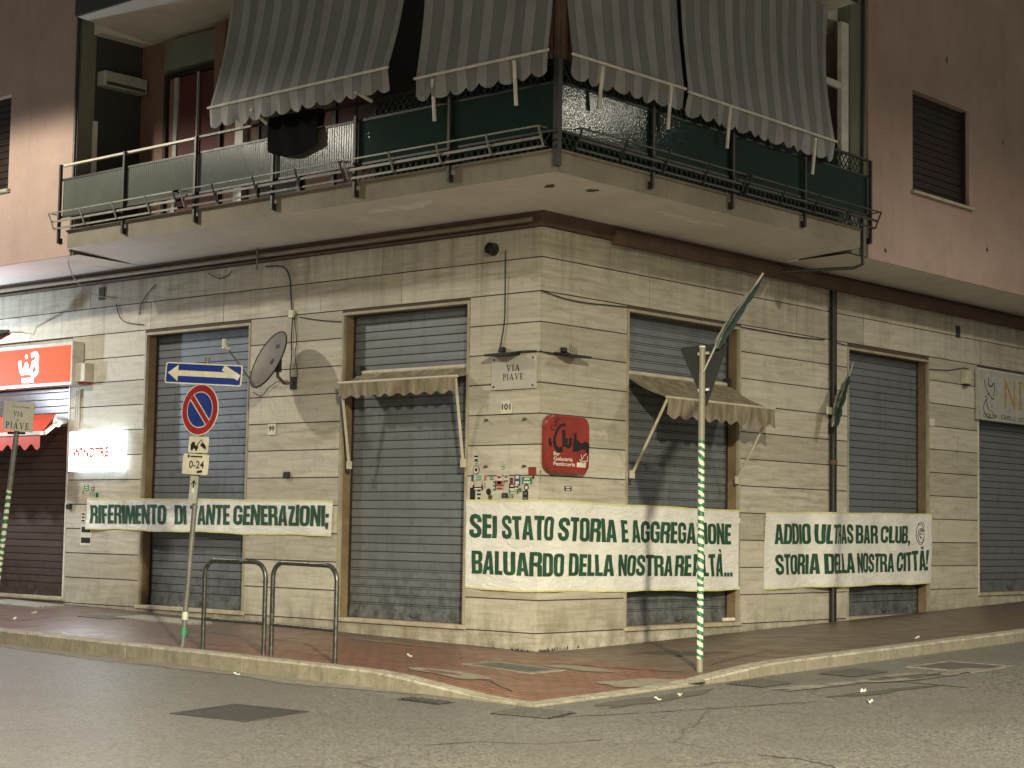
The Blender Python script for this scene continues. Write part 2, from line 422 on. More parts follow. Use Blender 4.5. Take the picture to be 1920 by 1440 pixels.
# ------------------------------------------------------------------ lettering
def rr(x0, y0, x1, y1, r, n=4):
    p = []
    for cx, cy, a in ((x1-r, y1-r, 0), (x0+r, y1-r, 90), (x0+r, y0+r, 180), (x1-r, y0+r, 270)):
        for k in range(n+1): t = R_(a+90*k/n); p.append((cx+r*math.cos(t), cy+r*math.sin(t)))
    return p
def stroke(pts, wd):
    P = [Vector(p) for p in pts]; n = len(P); l = []; r = []
    for i, p in enumerate(P):
        d = (P[min(i+1, n-1)]-P[max(i-1, 0)]).normalized(); q = Vector((-d.y, d.x)); h = (wd[i] if isinstance(wd, list) else wd)/2
        l.append(tuple(p+q*h)); r.append(tuple(p-q*h))
    return l+r[::-1]
s_ = .2
GL = {
 'I': (.2, [[(0, 0), (.2, 0), (.2, 1), (0, 1)]]),
 'E': (.41, [[(0, 0), (.41, 0), (.41, .17), (.2, .17), (.2, .42), (.38, .42), (.38, .58), (.2, .58), (.2, .83), (.41, .83), (.41, 1), (0, 1)]]),
 'F': (.39, [[(0, 0), (.2, 0), (.2, .4), (.36, .4), (.36, .56), (.2, .56), (.2, .83), (.39, .83), (.39, 1), (0, 1)]]),
 'L': (.38, [[(0, 0), (.38, 0), (.38, .17), (.2, .17), (.2, 1), (0, 1)]]),
 'T': (.46, [[(.13, 0), (.33, 0), (.33, .83), (.46, .83), (.46, 1), (0, 1), (0, .83), (.13, .83)]]),
 'O': (.54, [rr(0, 0, .54, 1, .2), rr(.2, .15, .34, .85, .06)]),
 'D': (.54, [[(0, 0)]+rr(0, 0, .54, 1, .2)[15:]+rr(0, 0, .54, 1, .2)[:5]+[(0, 1)], [(.2, .15), (.29, .15), (.34, .21), (.34, .79), (.29, .85), (.2, .85)]]),
 'U': (.54, [[(0, 1)]+rr(0, 0, .54, 1, .2)[10:]+[(.54, 1), (.34, 1), (.34, .2), (.31, .15), (.23, .15), (.2, .2), (.2, 1)]]),
 'S': (.54, [stroke([(.44, .66), (.44, .79), (.4, .87), (.27, .915), (.14, .87), (.1, .79), (.1, .7), (.15, .6), (.39, .42), (.44, .32), (.44, .2), (.4, .125), (.27, .085), (.14, .125), (.1, .2), (.1, .34)], .19)]),
 'C': (.54, [stroke([(.44, .62), (.44, .79), (.4, .87), (.27, .915), (.14, .87), (.1, .79), (.1, .2), (.14, .125), (.27, .085), (.4, .125), (.44, .2), (.44, .38)], .19)]),
 'G': (.54, [stroke([(.44, .64), (.44, .79), (.4, .87), (.27, .915), (.14, .87), (.1, .79), (.1, .2), (.14, .125), (.27, .085), (.4, .125), (.44, .2), (.44, .385)], .19), [(.28, .39), (.54, .39), (.54, .53), (.28, .53)]]),
 'A': (.56, [[(0, 0), (.2, 0), (.225, .19), (.335, .19), (.36, 0), (.56, 0), (.4, 1), (.16, 1)], [(.245, .34), (.315, .34), (.28, .74)]]),
 'R': (.54, [[(0, 0), (.2, 0), (.2, .42), (.28, .42), (.34, .37), (.34, 0), (.54, 0), (.54, .4), (.5, .47), (.44, .5), (.5, .54), (.54, .62), (.54, .86), (.48, .96), (.38, 1), (0, 1)], [(.2, .57), (.3, .57), (.34, .61), (.34, .81), (.3, .85), (.2, .85)]]),
 'B': (.54, [[(0, 0), (.38, 0), (.49, .03), (.54, .12), (.54, .41), (.5, .48), (.44, .52), (.5, .56), (.53, .63), (.53, .87), (.47, .97), (.38, 1), (0, 1)], [(.2, .15), (.31, .15), (.34, .18), (.34, .4), (.31, .43), (.2, .43)], [(.2, .58), (.3, .58), (.33, .61), (.33, .82), (.3, .85), (.2, .85)]]),
 'N': (.54, [[(0, 0), (.18, 0), (.18, .52), (.35, 0), (.54, 0), (.54, 1), (.36, 1), (.36, .5), (.19, 1), (0, 1)]]),
 'M': (.69, [[(0, 0), (.17, 0), (.17, .62), (.27, 0), (.42, 0), (.52, .62), (.52, 0), (.69, 0), (.69, 1), (.45, 1), (.345, .45), (.24, 1), (0, 1)]]),
 'Z': (.44, [[(0, 0), (.44, 0), (.44, .17), (.22, .17), (.44, .83), (.44, 1), (.02, 1), (.02, .83), (.22, .83), (0, .17)]]),
 ';': (.18, [[(0, .42), (.17, .42), (.17, .6), (0, .6)], [(0, 0), (.05, -.14), (.13, -.14), (.17, 0), (.17, .18), (0, .18)]]),
 ',': (.18, [[(.06, 0), (.03, -.14), (.11, -.14), (.18, 0), (.18, .17), (.0, .17), (.0, 0)]]),
 '.': (.17, [[(0, 0), (.16, 0), (.16, .17), (0, .17)]]),
 '!': (.2, [[(0, 0), (.19, 0), (.19, .18), (0, .18)], [(.05, .26), (.14, .26), (.2, .75), (.2, 1), (0, 1), (0, .75)]]),
}
GL['À'] = (.56, GL['A'][1]+[[(.16, 1.2), (.3, 1.05), (.38, 1.05), (.32, 1.2)]])
def in_poly(p, poly):
    x, y = p; c = False; j = len(poly)-1
    for i in range(len(poly)):
        xi, yi = poly[i]; xj, yj = poly[j]
        if (yi > y) != (yj > y) and x < (xj-xi)*(y-yi)/(yj-yi)+xi: c = not c
        j = i
    return c
def contours_mesh(cons):
    """triangles of a list of closed outlines, holes cut by containment"""
    outs = []
    for i, c in enumerate(cons):
        depth = sum(in_poly(c[0], d) for j, d in enumerate(cons) if j != i)
        if depth % 2 == 0: outs.append([c])
    for i, c in enumerate(cons):
        depth = sum(in_poly(c[0], d) for j, d in enumerate(cons) if j != i)
        if depth % 2:
            for o in outs:
                if in_poly(c[0], o[0]): o.append(c); break
    V = []; T = []
    for grp in outs:
        flat = [Vector((x, y, 0)) for c in grp for x, y in c]
        tr = tessellate_polygon([[Vector((x, y, 0)) for x, y in c] for c in grp])
        b = len(V); V += flat; T += [tuple(b+k for k in t) for t in tr]
    return V, T
def block_line(text, gap=.03, space=.2, jitter=0.0, rnd=None):
    x = 0; V = []; T = []
    for ch in text:
        if ch == ' ': x += space; continue
        wd, cons = GL[ch]; v, t = contours_mesh(cons); b = len(V)
        k = rnd.uniform(-jitter, jitter) if rnd else 0; h = 1+(rnd.uniform(-.03, .03) if rnd else 0)
        V += [Vector((p.x+x+k*(p.y-.5), p.y*h, 0)) for p in v]; T += [tuple(b+i for i in q) for q in t]; x += wd+gap
    return V, T, x-gap
def cut_mesh(V, T, step):
    bm = bmesh.new(); vs = [bm.verts.new(v) for v in V]
    for t in T:
        try: bm.faces.new([vs[i] for i in t])
        except ValueError: pass
    xs = [v.x for v in V]; ys = [v.y for v in V]
    for ax, lo, hi in ((0, min(xs), max(xs)), (1, min(ys), max(ys))):
        q = math.floor(lo/step)*step+step
        while q < hi:
            no = (1, 0, 0) if ax == 0 else (0, 1, 0); co = (q, 0, 0) if ax == 0 else (0, q, 0)
            bmesh.ops.bisect_plane(bm, geom=bm.verts[:]+bm.edges[:]+bm.faces[:], dist=1e-5, plane_co=co, plane_no=no)
            q += step
    bm.verts.index_update()
    V2 = [v.co.copy() for v in bm.verts]; T2 = [tuple(v.index for v in f.verts) for f in bm.faces]; bm.free(); return V2, T2
def font_mesh(text, size=1.0, bold=0.0, sx=1.0, align='CENTER', spacing=1.0, shear=0.0):
    cu = bpy.data.curves.new('text_tmp', 'FONT'); cu.body = text; cu.size = size; cu.align_x = align; cu.align_y = 'CENTER'
    cu.offset = bold; cu.space_character = spacing; cu.resolution_u = 4; cu.shear = shear
    o = bpy.data.objects.new('text_tmp', cu); COL.objects.link(o)
    dg = bpy.context.evaluated_depsgraph_get(); me = bpy.data.meshes.new_from_object(o.evaluated_get(dg))
    V = [Vector((v.co.x*sx, v.co.y, 0)) for v in me.vertices]; T = [tuple(p.vertices) for p in me.polygons]
    bpy.data.objects.remove(o); bpy.data.curves.remove(cu); bpy.data.meshes.remove(me)
    return V, T
def put(mb, M, VT, x=0, y=0, z=.003, w=None, h=None, mi=0):
    """lay flat lettering in frame M centred at x,y (scaled to width w / height h when given)"""
    V, T = VT[0], VT[1]
    xs = [v.x for v in V]; ys = [v.y for v in V]; cx, cy = (min(xs)+max(xs))/2, (min(ys)+max(ys))/2
    kx = w/(max(xs)-min(xs)) if w else None; ky = h/(max(ys)-min(ys)) if h else None
    kx = kx or ky or 1; ky = ky or kx
    i = len(mb.v); mb.v += [M @ Vector(((v.x-cx)*kx+x, (v.y-cy)*ky+y, z)) for v in V]
    for t in T: mb.f.append(tuple(i+k for k in t)); mb.t.append(0); mb.mi.append(mi)
def disc(r0, n=32, sx=1.0): return [(r0*math.cos(2*math.pi*k/n)*sx, r0*math.sin(2*math.pi*k/n)) for k in range(n)]
def Ap(x, y, ax, v):
    d = ray(x, y); t = (v-CAM[ax])/d[ax]; return Vector(CAM+d*t)
GLOW = 0

# ------------------------------------------------------------------ ground
mb = MB()
mb.face([(-90, -90, road_z(-90, -90)), (90, -90, road_z(90, -90)), (90, YK+.03, road_z(90, YK+.03)), (-90, YK+.03, road_z(-90, YK+.03))])
mb.face([(XK-.03, YK+.03, road_z(XK-.03, YK+.03)), (90, YK+.03, road_z(90, YK+.03)), (90, 90, road_z(90, 90)), (XK-.03, 90, road_z(XK-.03, 90))])
struct(mb, 'road', 'asphalt')
mb = MB()
xs = [-22+.25*i for i in range(89)]+[.25*i for i in range(0, 14)]+[XK-KW]
xs = sorted(set(round(v, 4) for v in xs)); ys = sorted(set([round(YK+KW+.2*i, 4) for i in range(20)]+[0.0]+[round(.3*i, 4) for i in range(80)]))
ys = [v for v in ys if v >= YK+KW-1e-6]
for i in range(len(xs)-1):
    for j in range(len(ys)-1):
        x0, x1, y0, y1 = xs[i], xs[i+1], ys[j], ys[j+1]
        if x1 <= 1e-6 and y0 >= -1e-6: continue
        mb.face([(x0, y0, pav_z(x0, y0)), (x1, y0, pav_z(x1, y0)), (x1, y1, pav_z(x1, y1)), (x0, y1, pav_z(x0, y1))])
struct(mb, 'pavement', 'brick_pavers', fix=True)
# kerb: stones with open joints, dropping flush at the corner
mb = MB(); rnd = random.Random(3)
def kerb_run(pts):
    for a, b in zip(pts[:-1], pts[1:]):
        mb.hexa(a+b)
def ksec_l(x):
    zt = kl(x)+.006; zb = road_z(x, YK)-.15; ch = min(.02, max(.002, (zt-road_z(x, YK))*.2))
    return x, zt, zb, ch
def kerb_stone(f, a, b, wob):
    n = max(2, int((b-a)/.3)); prev = None
    for k in range(n+1):
        v = a+(b-a)*k/n; P = f(v, wob)
        if prev:
            for i in range(len(P)): mb.face([prev[i], P[i], P[(i+1) % len(P)], prev[(i+1) % len(P)]])
        else: mb.face(P)
        prev = P
    mb.face(prev[::-1])
def fl(x, wob):
    x_, zt, zb, ch = ksec_l(x); e = .006*math.sin(7*x)+wob
    yi = YK+KW; xx = min(x, XK-.001)
    return [Vector((xx, YK-e, zb)), Vector((xx, YK-e, zt-ch)), Vector((xx, YK-e+ch, zt)), Vector((xx, yi, zt)), Vector((xx, yi, zb))]
def fr(y, wob):
    zt = kr(y)+.006; zb = road_z(XK, y)-.15; ch = min(.02, max(.002, (zt-road_z(XK, y))*.2)); e = .006*math.sin(6*y)+wob
    return [Vector((XK+e, y, zb)), Vector((XK+e, y, zt-ch)), Vector((XK+e-ch, y, zt)), Vector((XK-KW, y, zt)), Vector((XK-KW, y, zb))]
x = -22
while x < XK-KW-.3:
    L = rnd.uniform(.85, 1.25); e = min(x+L, XK-KW); e = XK-KW if e > XK-KW-.4 else e
    kerb_stone(fl, x, e-.02, rnd.uniform(-.006, .006)); x = e
y = YK
while y < 22:
    L = rnd.uniform(.9, 1.3); kerb_stone(fr, y, y+L-.02, rnd.uniform(-.006, .006)); y += L
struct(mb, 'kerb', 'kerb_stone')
# concrete gutter strip along the left kerb, thinning out towards the corner
mb = MB(); N = 90
for i in range(N):
    x0, x1 = -22+i*(24.2/N), -22+(i+1)*(24.2/N)
    wd = lambda x: .30+.05*math.sin(1.7*x)+.03*math.sin(4.1*x)-.22*ss(.6, 2.2, x)
    q = [(x0, YK-wd(x0)), (x1, YK-wd(x1)), (x1, YK+.02), (x0, YK+.02)]
    mb.face([(a, b, road_z(a, b)+.004) for a, b in q])
struct(mb, 'gutter_strip', 'gutter_concrete')
def blob_sheet(name, mat, cx, cy, rx, ry, zf, dz=.004, seed=1, ang=0, n=40, rough=.25):
    r = random.Random(seed); ph = [r.uniform(0, 6.28) for _ in range(6)]; mb = MB(); p = []
    for k in range(n):
        t = 2*math.pi*k/n; q = 1+rough*sum(math.sin((j+2)*t+ph[j])/(j+2) for j in range(6))
        a, b = rx*q*math.cos(t), ry*q*math.sin(t); p.append((cx+a*math.cos(ang)-b*math.sin(ang), cy+a*math.sin(ang)+b*math.cos(ang)))
    mb.face([(a, b, zf(a, b)+dz) for a, b in p]); return struct(mb, name, mat)
# worn patches: places read off the photograph, laid on the pavement
def on_pav(x, y):
    z = .0
    for _ in range(6): a, b = Gp(x, y, z); z = pav_z(a, min(b, 30))
    return a, b, z
def on_road(x, y):
    z = -.1
    for _ in range(6): a, b = Gp(x, y, z); z = road_z(a, b)
    return a, b, z
for k, (px, py, rx, ry, an) in enumerate([(1215, 1283, .55, .28, 60), (1085, 1254, .38, .17, 20)]):
    a, b, z = on_pav(px, py); blob_sheet('pavement_patch', 'pale_concrete', a, b, rx, ry, pav_z, .006, 10+k, R_(an))
for k, (px, py, rx, ry, an) in enumerate([(840, 1262, .5, .2, 5)]):
    a, b, z = on_pav(px, py); blob_sheet('pavement_patch', 'pale_concrete', a, b, rx, ry, pav_z, .006, 20+k, R_(an))
for k, (px, py, rx, ry, an) in enumerate([(1230, 1311, .95, .15, 96), (1655, 1297, .8, .10, 80)]):
    a, b, z = on_road(px, py); blob_sheet('asphalt_patch', 'asphalt_damp', a, b, rx, ry, road_z, .005, 30+k, R_(an), rough=.5)
for k, (px, py, rx, ry, an) in enumerate([(1640, 1277, 1.3, .17, 84), (1740, 1266, .8, .22, 84)]):
    a, b, z = on_road(px, py); blob_sheet('worn_marking', 'worn_paint', a, b, rx, ry, road_z, .009, 40+k, R_(an), rough=.6)
for k, (px, py, rx, ry, an) in enumerate([(700, 1202, .45, .06, 0), (760, 1209, .5, .05, 4)]):
    a, b, z = on_pav(px, py); blob_sheet('pavement_patch', 'pale_concrete', a, b, rx, ry, pav_z, .006, 50+k, R_(an), rough=.5)

# tar seams and open joints
def seam(name, on, zf, pts_, wd, mat, seed):
    r = random.Random(seed); P = [on(*p) for p in pts_]; mb = MB(); Q = []
    for (a, b) in zip(P[:-1], P[1:]):
        n = max(3, int(math.dist(a[:2], b[:2])/.12))
        for k in range(n): t = k/n; Q.append((a[0]*(1-t)+b[0]*t+r.uniform(-.012, .012), a[1]*(1-t)+b[1]*t+r.uniform(-.012, .012)))
    Q.append(P[-1][:2])
    for i in range(len(Q)-1):
        d = Vector((Q[i+1][0]-Q[i][0], Q[i+1][1]-Q[i][1])).normalized(); e = Vector((-d.y, d.x))*wd*r.uniform(.4, 1)
        mb.face([(x, y, zf(x, y)+.0045) for x, y in ((Q[i][0]-e.x, Q[i][1]-e.y), (Q[i+1][0]-e.x, Q[i+1][1]-e.y), (Q[i+1][0]+e.x, Q[i+1][1]+e.y), (Q[i][0]+e.x, Q[i][1]+e.y))])
    return struct(mb, name, mat)
seam('road_seam', on_road, road_z, [(1010, 1347), (1200, 1338), (1380, 1326), (1530, 1316)], .014, 'asphalt_dark', 1)
seam('road_seam', on_road, road_z, [(1660, 1277), (1740, 1283), (1815, 1290)], .018, 'asphalt_dark', 2)
seam('road_seam', on_road, road_z, [(1420, 1416), (1500, 1424), (1560, 1437), (1580, 1450)], .012, 'slat_groove', 3)
seam('road_seam', on_road, road_z, [(800, 1398), (905, 1391), (1010, 1396), (1130, 1388)], .010, 'asphalt_dark', 4)
seam('pavement_seam', on_pav, pav_z, [(1030, 1243), (1150, 1252), (1282, 1260)], .016, 'slat_groove', 5)
seam('pavement_seam', on_pav, pav_z, [(1330, 1247), (1400, 1230), (1450, 1219)], .012, 'slat_groove', 6)
seam('pavement_seam', on_pav, pav_z, [(865, 1272), (920, 1288), (960, 1301)], .012, 'slat_groove', 7)
# ------------------------------------------------------------------ the corner building
B = empty('corner_building', (0, 0, 0), 'two-storey view of a pink corner building with a stone-clad ground floor and a wraparound balcony', 'building')
ZJ = [-.35, .22, .63, 1.02, 1.41, 1.80, 2.19, 2.58, 2.97, 3.36, 3.745, 4.13, 4.52, 4.955, 5.345]
OPEN = {'L': [(-12.9, -10.06, .30, 4.50), (-8.12, -5.60, .26, 4.475), (-3.65, -1.22, .27, 4.485)],
        'R': [(1.77, 4.45, .25, 4.48), (7.40, 10.03, .24, 4.46), (11.76, 14.6, .55, 4.48)]}
rnd = random.Random(11)
for side, u0, u1 in (('L', -20, -.013), ('R', .013, 20)):
    mb = MB(); g = .008
    for zi in range(len(ZJ)-1):
        za, zb = ZJ[zi], ZJ[zi+1]
        cuts = []                     # free intervals along the front in this course
        segs = [(u0, u1)]
        for a, b, zl, zh in OPEN[side]:
            if zb-.02 <= zl or za+.02 >= zh: continue
            ns = []
            for s0, s1 in segs:
                if b <= s0 or a >= s1: ns.append((s0, s1)); continue
                if a > s0: ns.append((s0, a))
                if b < s1: ns.append((b, s1))
            segs = ns
        for a, b, zl, zh in OPEN[side]:
            if za+.05 < zl < zb-.02: mb.wbox(side, a+.004, b-.004, za+g, zl-.003, -.03, 0, rnd.random())
        for s0, s1 in segs:
            parts = [s0]
            if s1-s0 > 3.4:
                q = s0
                while s1-q > 2.9: q += rnd.uniform(1.4, 2.5); parts.append(q)
            parts.append(s1)
            for a, b in zip(parts[:-1], parts[1:]):
                zlo, zhi = za+g, zb-g
                for oa, ob, zl, zh in OPEN[side]:      # sills and heads that cut part of a course
                    if a < ob-.01 and b > oa+.01:
                        if zlo < zl < zhi: zhi = zl-.002
                        if zlo < zh < zhi: zlo = zh+.002
                o = rnd.uniform(-.0015, .0025)
                mb.wbox(side, a+(.004 if a != u0 else 0), b-(.004 if b != u1 else 0), zlo, zhi, -.03, o, rnd.random())
    # dark backing that shows in the joints
    e = sorted(OPEN[side]); q = u0 if side == 'L' else .03
    end = -.03 if side == 'L' else u1
    for a, b, zl, zh in e:
        mb.wbox(side, q, a, -.4, 5.33, -.30, -.012, 0, 1)
        mb.wbox(side, a, b, zh+.003, 5.33, -.30, -.012, 0, 1); mb.wbox(side, a, b, -.4, zl-.003, -.30, -.012, 0, 1); q = b
    mb.wbox(side, q, end, -.4, 5.33, -.30, -.012, 0, 1)
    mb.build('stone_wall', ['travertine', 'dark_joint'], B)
# doorways
def shutter_mesh(mb, side, a, b, z0, z1, o, pitch, double, rnd):
    z = z0
    while z < z1-.01:
        zt = min(z+pitch, z1); t = rnd.random()*.8; h = zt-z
        prof = [(0, 0), (.004, .008), (.06, .010), (.5, .0105), (.90, .010), (.905, -.004), (1, -.004)] if not double else \
               [(0, 0), (.01, .010), (.5, .0105), (.72, .010), (.725, -.003), (.79, -.003), (.795, .010), (.93, .008), (.935, -.005), (1, -.005)]
        jo = rnd.uniform(-.003, .003); prof = [(f_, d_+jo) for f_, d_ in prof]
        for (f0, d0), (f1, d1) in zip(prof[:-1], prof[1:]):
            P = LW if side == 'L' else RW
            gro = d0 < .003 and d1 < .003 and f0 > .3
            mb.face([P(a, z+f0*h, o+d0), P(b, z+f0*h, o+d0), P(b, z+f1*h, o+d1), P(a, z+f1*h, o+d1)], t, 1 if gro else 0)
        z = zt
k = 0
SHMAT = {('L', 0): 'brown_slats', ('R', 2): 'grey_slats', ('R', 1): 'grey_slats', ('L', 1): 'grey_slats'}
SHLAB = {('L', 0): 'dark brown shutter under the red shop sign', ('R', 0): None}
for side in 'LR':
    for i, (a, b, zl, zh) in enumerate(OPEN[side]):
        tw = .042
        mb = MB()
        P = LW if side == 'L' else RW
        mb.wbox(side, a+.002, a+tw, zl, zh-.002, -.045, .010); mb.wbox(side, b-tw, b-.002, zl, zh-.002, -.045, .010)
        mb.wbox(side, a+tw+.001, b-tw-.001, zh-tw, zh-.002, -.045, .010)
        mb.build('door_surround', 'white_paint' if (side, i) in (('L', 0), ('R', 2)) else 'trim_stone', B, bevel=.004)
        mb = MB()
        mb.wbox(side, a+.002, a+tw-.006, zl, zh-.002, -.27, -.047); mb.wbox(side, b-tw+.006, b-.002, zl, zh-.002, -.27, -.047)
        mb.wbox(side, a+tw, b-tw, zh-tw+.006, zh-.002, -.27, -.047)
        mb.build('door_reveal', 'jamb_brown', B)
        mb = MB(); mb.wbox(side, a-.02 if i else a+.003, b+.02, zl-.055, zl-.001, -.27, .035)
        mb.build('door_sill', 'sill_stone', B, bevel=.008)
        mb = MB(); rs = random.Random(50+k)
        double = (side, i) == ('R', 0)
        if (side, i) == ('L', 2):
            shutter_mesh(mb, side, a+tw-.004, b-tw+.004, zl+.10, zl+.68, -.215, .116, True, rs)
            shutter_mesh(mb, side, a+tw-.004, b-tw+.004, zl+.68, zh-tw+.004, -.215, .1165, False, rs)
        else:
            shutter_mesh(mb, side, a+tw-.004, b-tw+.004, zl+.10, zh-tw+.004, -.215, .1165, double, rs)
        sh = mb.build('roller_shutter', [SHMAT.get((side, i), 'galvanised_slats'), 'slat_groove'], B)
        mb = MB(); mb.wbox(side, a+tw, b-tw, zl+.004, zl+.105, -.225, -.195)
        mb.build('bottom_bar', 'galvanised_slats' if i != 0 or side == 'R' else 'brown_slats', sh, bevel=.004)
        mb = MB(); c = a*.45+b*.55
        mb.tube([P(c-.08, zl+.10, -.185), P(c-.07, zl+.06, -.175), P(c, zl+.04, -.17), P(c+.07, zl+.06, -.175), P(c+.08, zl+.10, -.185)], .007, 6)
        mb.build('handle', 'dark_iron', sh)
        for uu in (a+tw-.003, b-tw-.027):
            mb = MB(); mb.wbox(side, uu, uu+.03, zl+.003, zh-tw+.004, -.235, -.188); mb.build('guide_rail', 'dark_iron', sh)
        k += 1
mb = MB()
for side, u0, u1 in (('L', -20, -1.3), ('R', 0.35, 20)): mb.wbox(side, u0, u1, -.4, 5.3, -.42, -.31)
mb.build('inner_wall', 'dark_joint', B)
# brown cornice band under the balcony
mb = MB()
mb.face([(-20, -.05, 5.345), (.05, -.05, 5.345), (.05, -.05, 5.56), (-20, -.05, 5.56)]); mb.face([(.05, -.05, 5.345), (.05, 20, 5.345), (.05, 20, 5.56), (.05, -.05, 5.56)])
mb.face([(-20, .1, 5.347), (-20, -.05, 5.345), (.05, -.05, 5.345), (-.1, .1, 5.347)]); mb.face([(-.1, .1, 5.347), (.05, -.05, 5.345), (.05, 20, 5.345), (-.1, 20, 5.347)])
mb.build('cornice', 'cornice_brown', B)
mb = MB(); mb.wbox('R', 1.35, 20, 5.28, 5.47, .053, .15); mb.build('cable_trunk', 'cornice_brown', B, bevel=.01)
mb = MB()
mb.tube([(-20, -.085, 5.43), (-9, -.085, 5.425), (-4, -.085, 5.43), (-.1, -.085, 5.43)], .032, 8)
mb.build('conduit', 'conduit_beige', B, smooth=True)
mb = MB(); mb.tube([(-20, -.07, 5.36), (-12, -.075, 5.352), (-7, -.07, 5.362), (-2.6, -.07, 5.355), (-.2, -.06, 5.36)], .017, 6); mb.build('conduit', 'cornice_brown', B)
# balcony slab, mitred at the corner
def sec(side, u, prof):
    if u is None: return [Vector((o, -o, z)) for o, z in prof]
    return [(LW if side == 'L' else RW)(u, z, o) for o, z in prof]
prof = [(0, 5.535), (1.40, 5.64), (1.40, 5.885), (1.43, 5.886), (1.43, 5.915), (0, 5.915)]
mb = MB(); S = [sec('L', -8.27, prof), sec('L', None, prof), sec('R', 5.41, prof)]
for s0, s1 in zip(S[:-1], S[1:]):
    for i in range(len(prof)): mb.face([s0[i], s1[i], s1[(i+1) % 6], s0[(i+1) % 6]], 0, 1 if i == 0 else 0)
mb.face(S[0]); mb.face(S[-1][::-1])
BAL = mb.build('balcony', ['balcony_concrete', 'soffit_paint'], B)
# peeled plaster on the soffit
def soffit_z(o): return 5.535+.075*o
mb = MB()
for sd, px, py, rx, ry, sdv in (('L', 755, 388, .42, .16, 3), ('L', 1030, 349, .09, .05, 5), ('R', 1290, 410, .5, .12, 6), ('R', 1110, 357, .10, .05, 8)):
    r = random.Random(sdv); z = 5.6
    d = ray(px, py)
    for _ in range(6):
        t = (z-CAM[2])/d[2]; p = CAM+d*t; o = -p[1] if sd == 'L' else p[0]; z = soffit_z(o)
    ph = [r.uniform(0, 6.28) for _ in range(7)]; P = []
    for q in range(36):
        t = 6.283*q/36; e = 1+.5*sum(math.sin((j+2)*t+ph[j])/(j+1.6) for j in range(7)); e = max(.25, e)
        a, b = (rx*e*math.cos(t), ry*e*math.sin(t)) if sd == 'L' else (ry*e*math.cos(t), rx*e*math.sin(t))
        xx, yy = p[0]+a, p[1]+b; oo = -yy if sd == 'L' else xx
        P.append((xx, yy, soffit_z(oo)-.003))
    mb = MB(); mb.face(P); mb.build('peeled_plaster', 'pale_plaster' if sdv in (3, 6) else 'dark_joint', BAL)
# upper storeys
def wall_with_hole(mb, side, a, b, z0, z1, o0, o1, hole=None):
    if not hole: mb.wbox(side, a, b, z0, z1, o0, o1); return
    c, d, e, f = hole
    mb.wbox(side, a, c, z0, z1, o0, o1); mb.wbox(side, d, b, z0, z1, o0, o1)
    mb.wbox(side, c, d, z0, e, o0, o1); mb.wbox(side, c, d, f, z1, o0, o1)
OU = 1.2
wR = (Rp(1711, 260, OU)[0], Rp(1817, 300, OU)[0], Rp(1711, 357, OU)[1], Rp(1711, 168, OU)[1])
wL = (Lp(-90, 300, OU)[0], Lp(17, 300, OU)[0], Lp(10, 356, OU)[1], Lp(10, 180, OU)[1])
for side, a, b, hole in (('L', -20, -8.48, wL), ('R', 5.98, 20, wR)):
    mb = MB(); wall_with_hole(mb, side, a, b, 5.575, 12, .95, OU, hole); mb.wbox(side, a, b, 5.60, 12, 0, .9)
    mb.build('upper_wall', 'pink_plaster', B)
    mb = MB(); P = LW if side == 'L' else RW
    a2, b2 = (a, -8.268) if side == 'L' else (5.408, b)
    mb.face([P(a2, 5.535, 0), P(b2, 5.535, 0), P(b2, 5.57, OU-.003), P(a2, 5.57, OU-.003)]); mb.build('soffit', 'soffit_paint', B)
    c, d, e, f = hole
    mb = MB()
    for q in range(14):
        zz = e+.02+(f-e-.02)*q/14; mb.wbox(side, c+.03, d-.03, zz, zz+(f-e-.02)/14-.012, 1.06, 1.075+.004*(q % 2))
    mb.wbox(side, c, d, e, f, .96, 1.05)
    wn = mb.build('window', 'window_brown', B)
    mb = MB(); mb.wbox(side, c-.06, d+.08, e-.045, e, 1.0, OU+.07); mb.build('window_sill', 'sill_stone', wn, bevel=.006)
    mb = MB(); mb.wbox(side, c-.001, c+.035, e+.001, f, 1.055, OU-.06); mb.wbox(side, d-.035, d+.001, e+.001, f, 1.055, OU-.06); mb.build('window_frame', 'window_brown', wn)
for px, py, r_ in ((1775, 114, .06), (1880, 268, .035), (1851, 468, .05), (1660, 470, .05)):
    u, z = Rp(px, py, OU); mb = MB(); M = wallm('R', u, z, OU); rq = random.Random(px)
    mb.flat(M, [(r_*rq.uniform(.4, 1)*math.cos(k*.7), r_*rq.uniform(.5, 1.3)*math.sin(k*.7)) for k in range(9)], .003); mb.build('plaster_chip', 'dark_joint', B, fix=False)
# pilaster strip and pipe at the right end of the balcony, strip at the left end
mb = MB(); mb.wbox('R', 5.52, 5.979, 5.60, 12, .9, 1.17); mb.build('pilaster', 'green_grey_plaster', B)
mb = MB(); mb.tube([RW(5.83, 12, 1.21), RW(5.80, 5.75, 1.21), RW(5.80, 5.46, 1.21), RW(5.74, 5.41, 1.1), RW(5.2, 5.36, .2)], .026, 8); mb.build('drainpipe', 'dark_iron', B, smooth=True)
mb = MB(); mb.wbox('L', -8.479, -8.41, 5.58, 12, .9, 1.17); mb.build('pilaster', 'green_grey_plaster', B)
mb = MB(); mb.tube([LW(-8.44, 12, 1.22), LW(-8.43, 5.62, 1.22)], .028, 8); mb.build('drainpipe', 'dark_iron', B, smooth=True)
mb = MB(); mb.wbox('L', -8.40, -8.36, 6.6, 7.7, .86, .93); mb.build('corner_bead', 'soffit_paint', B)
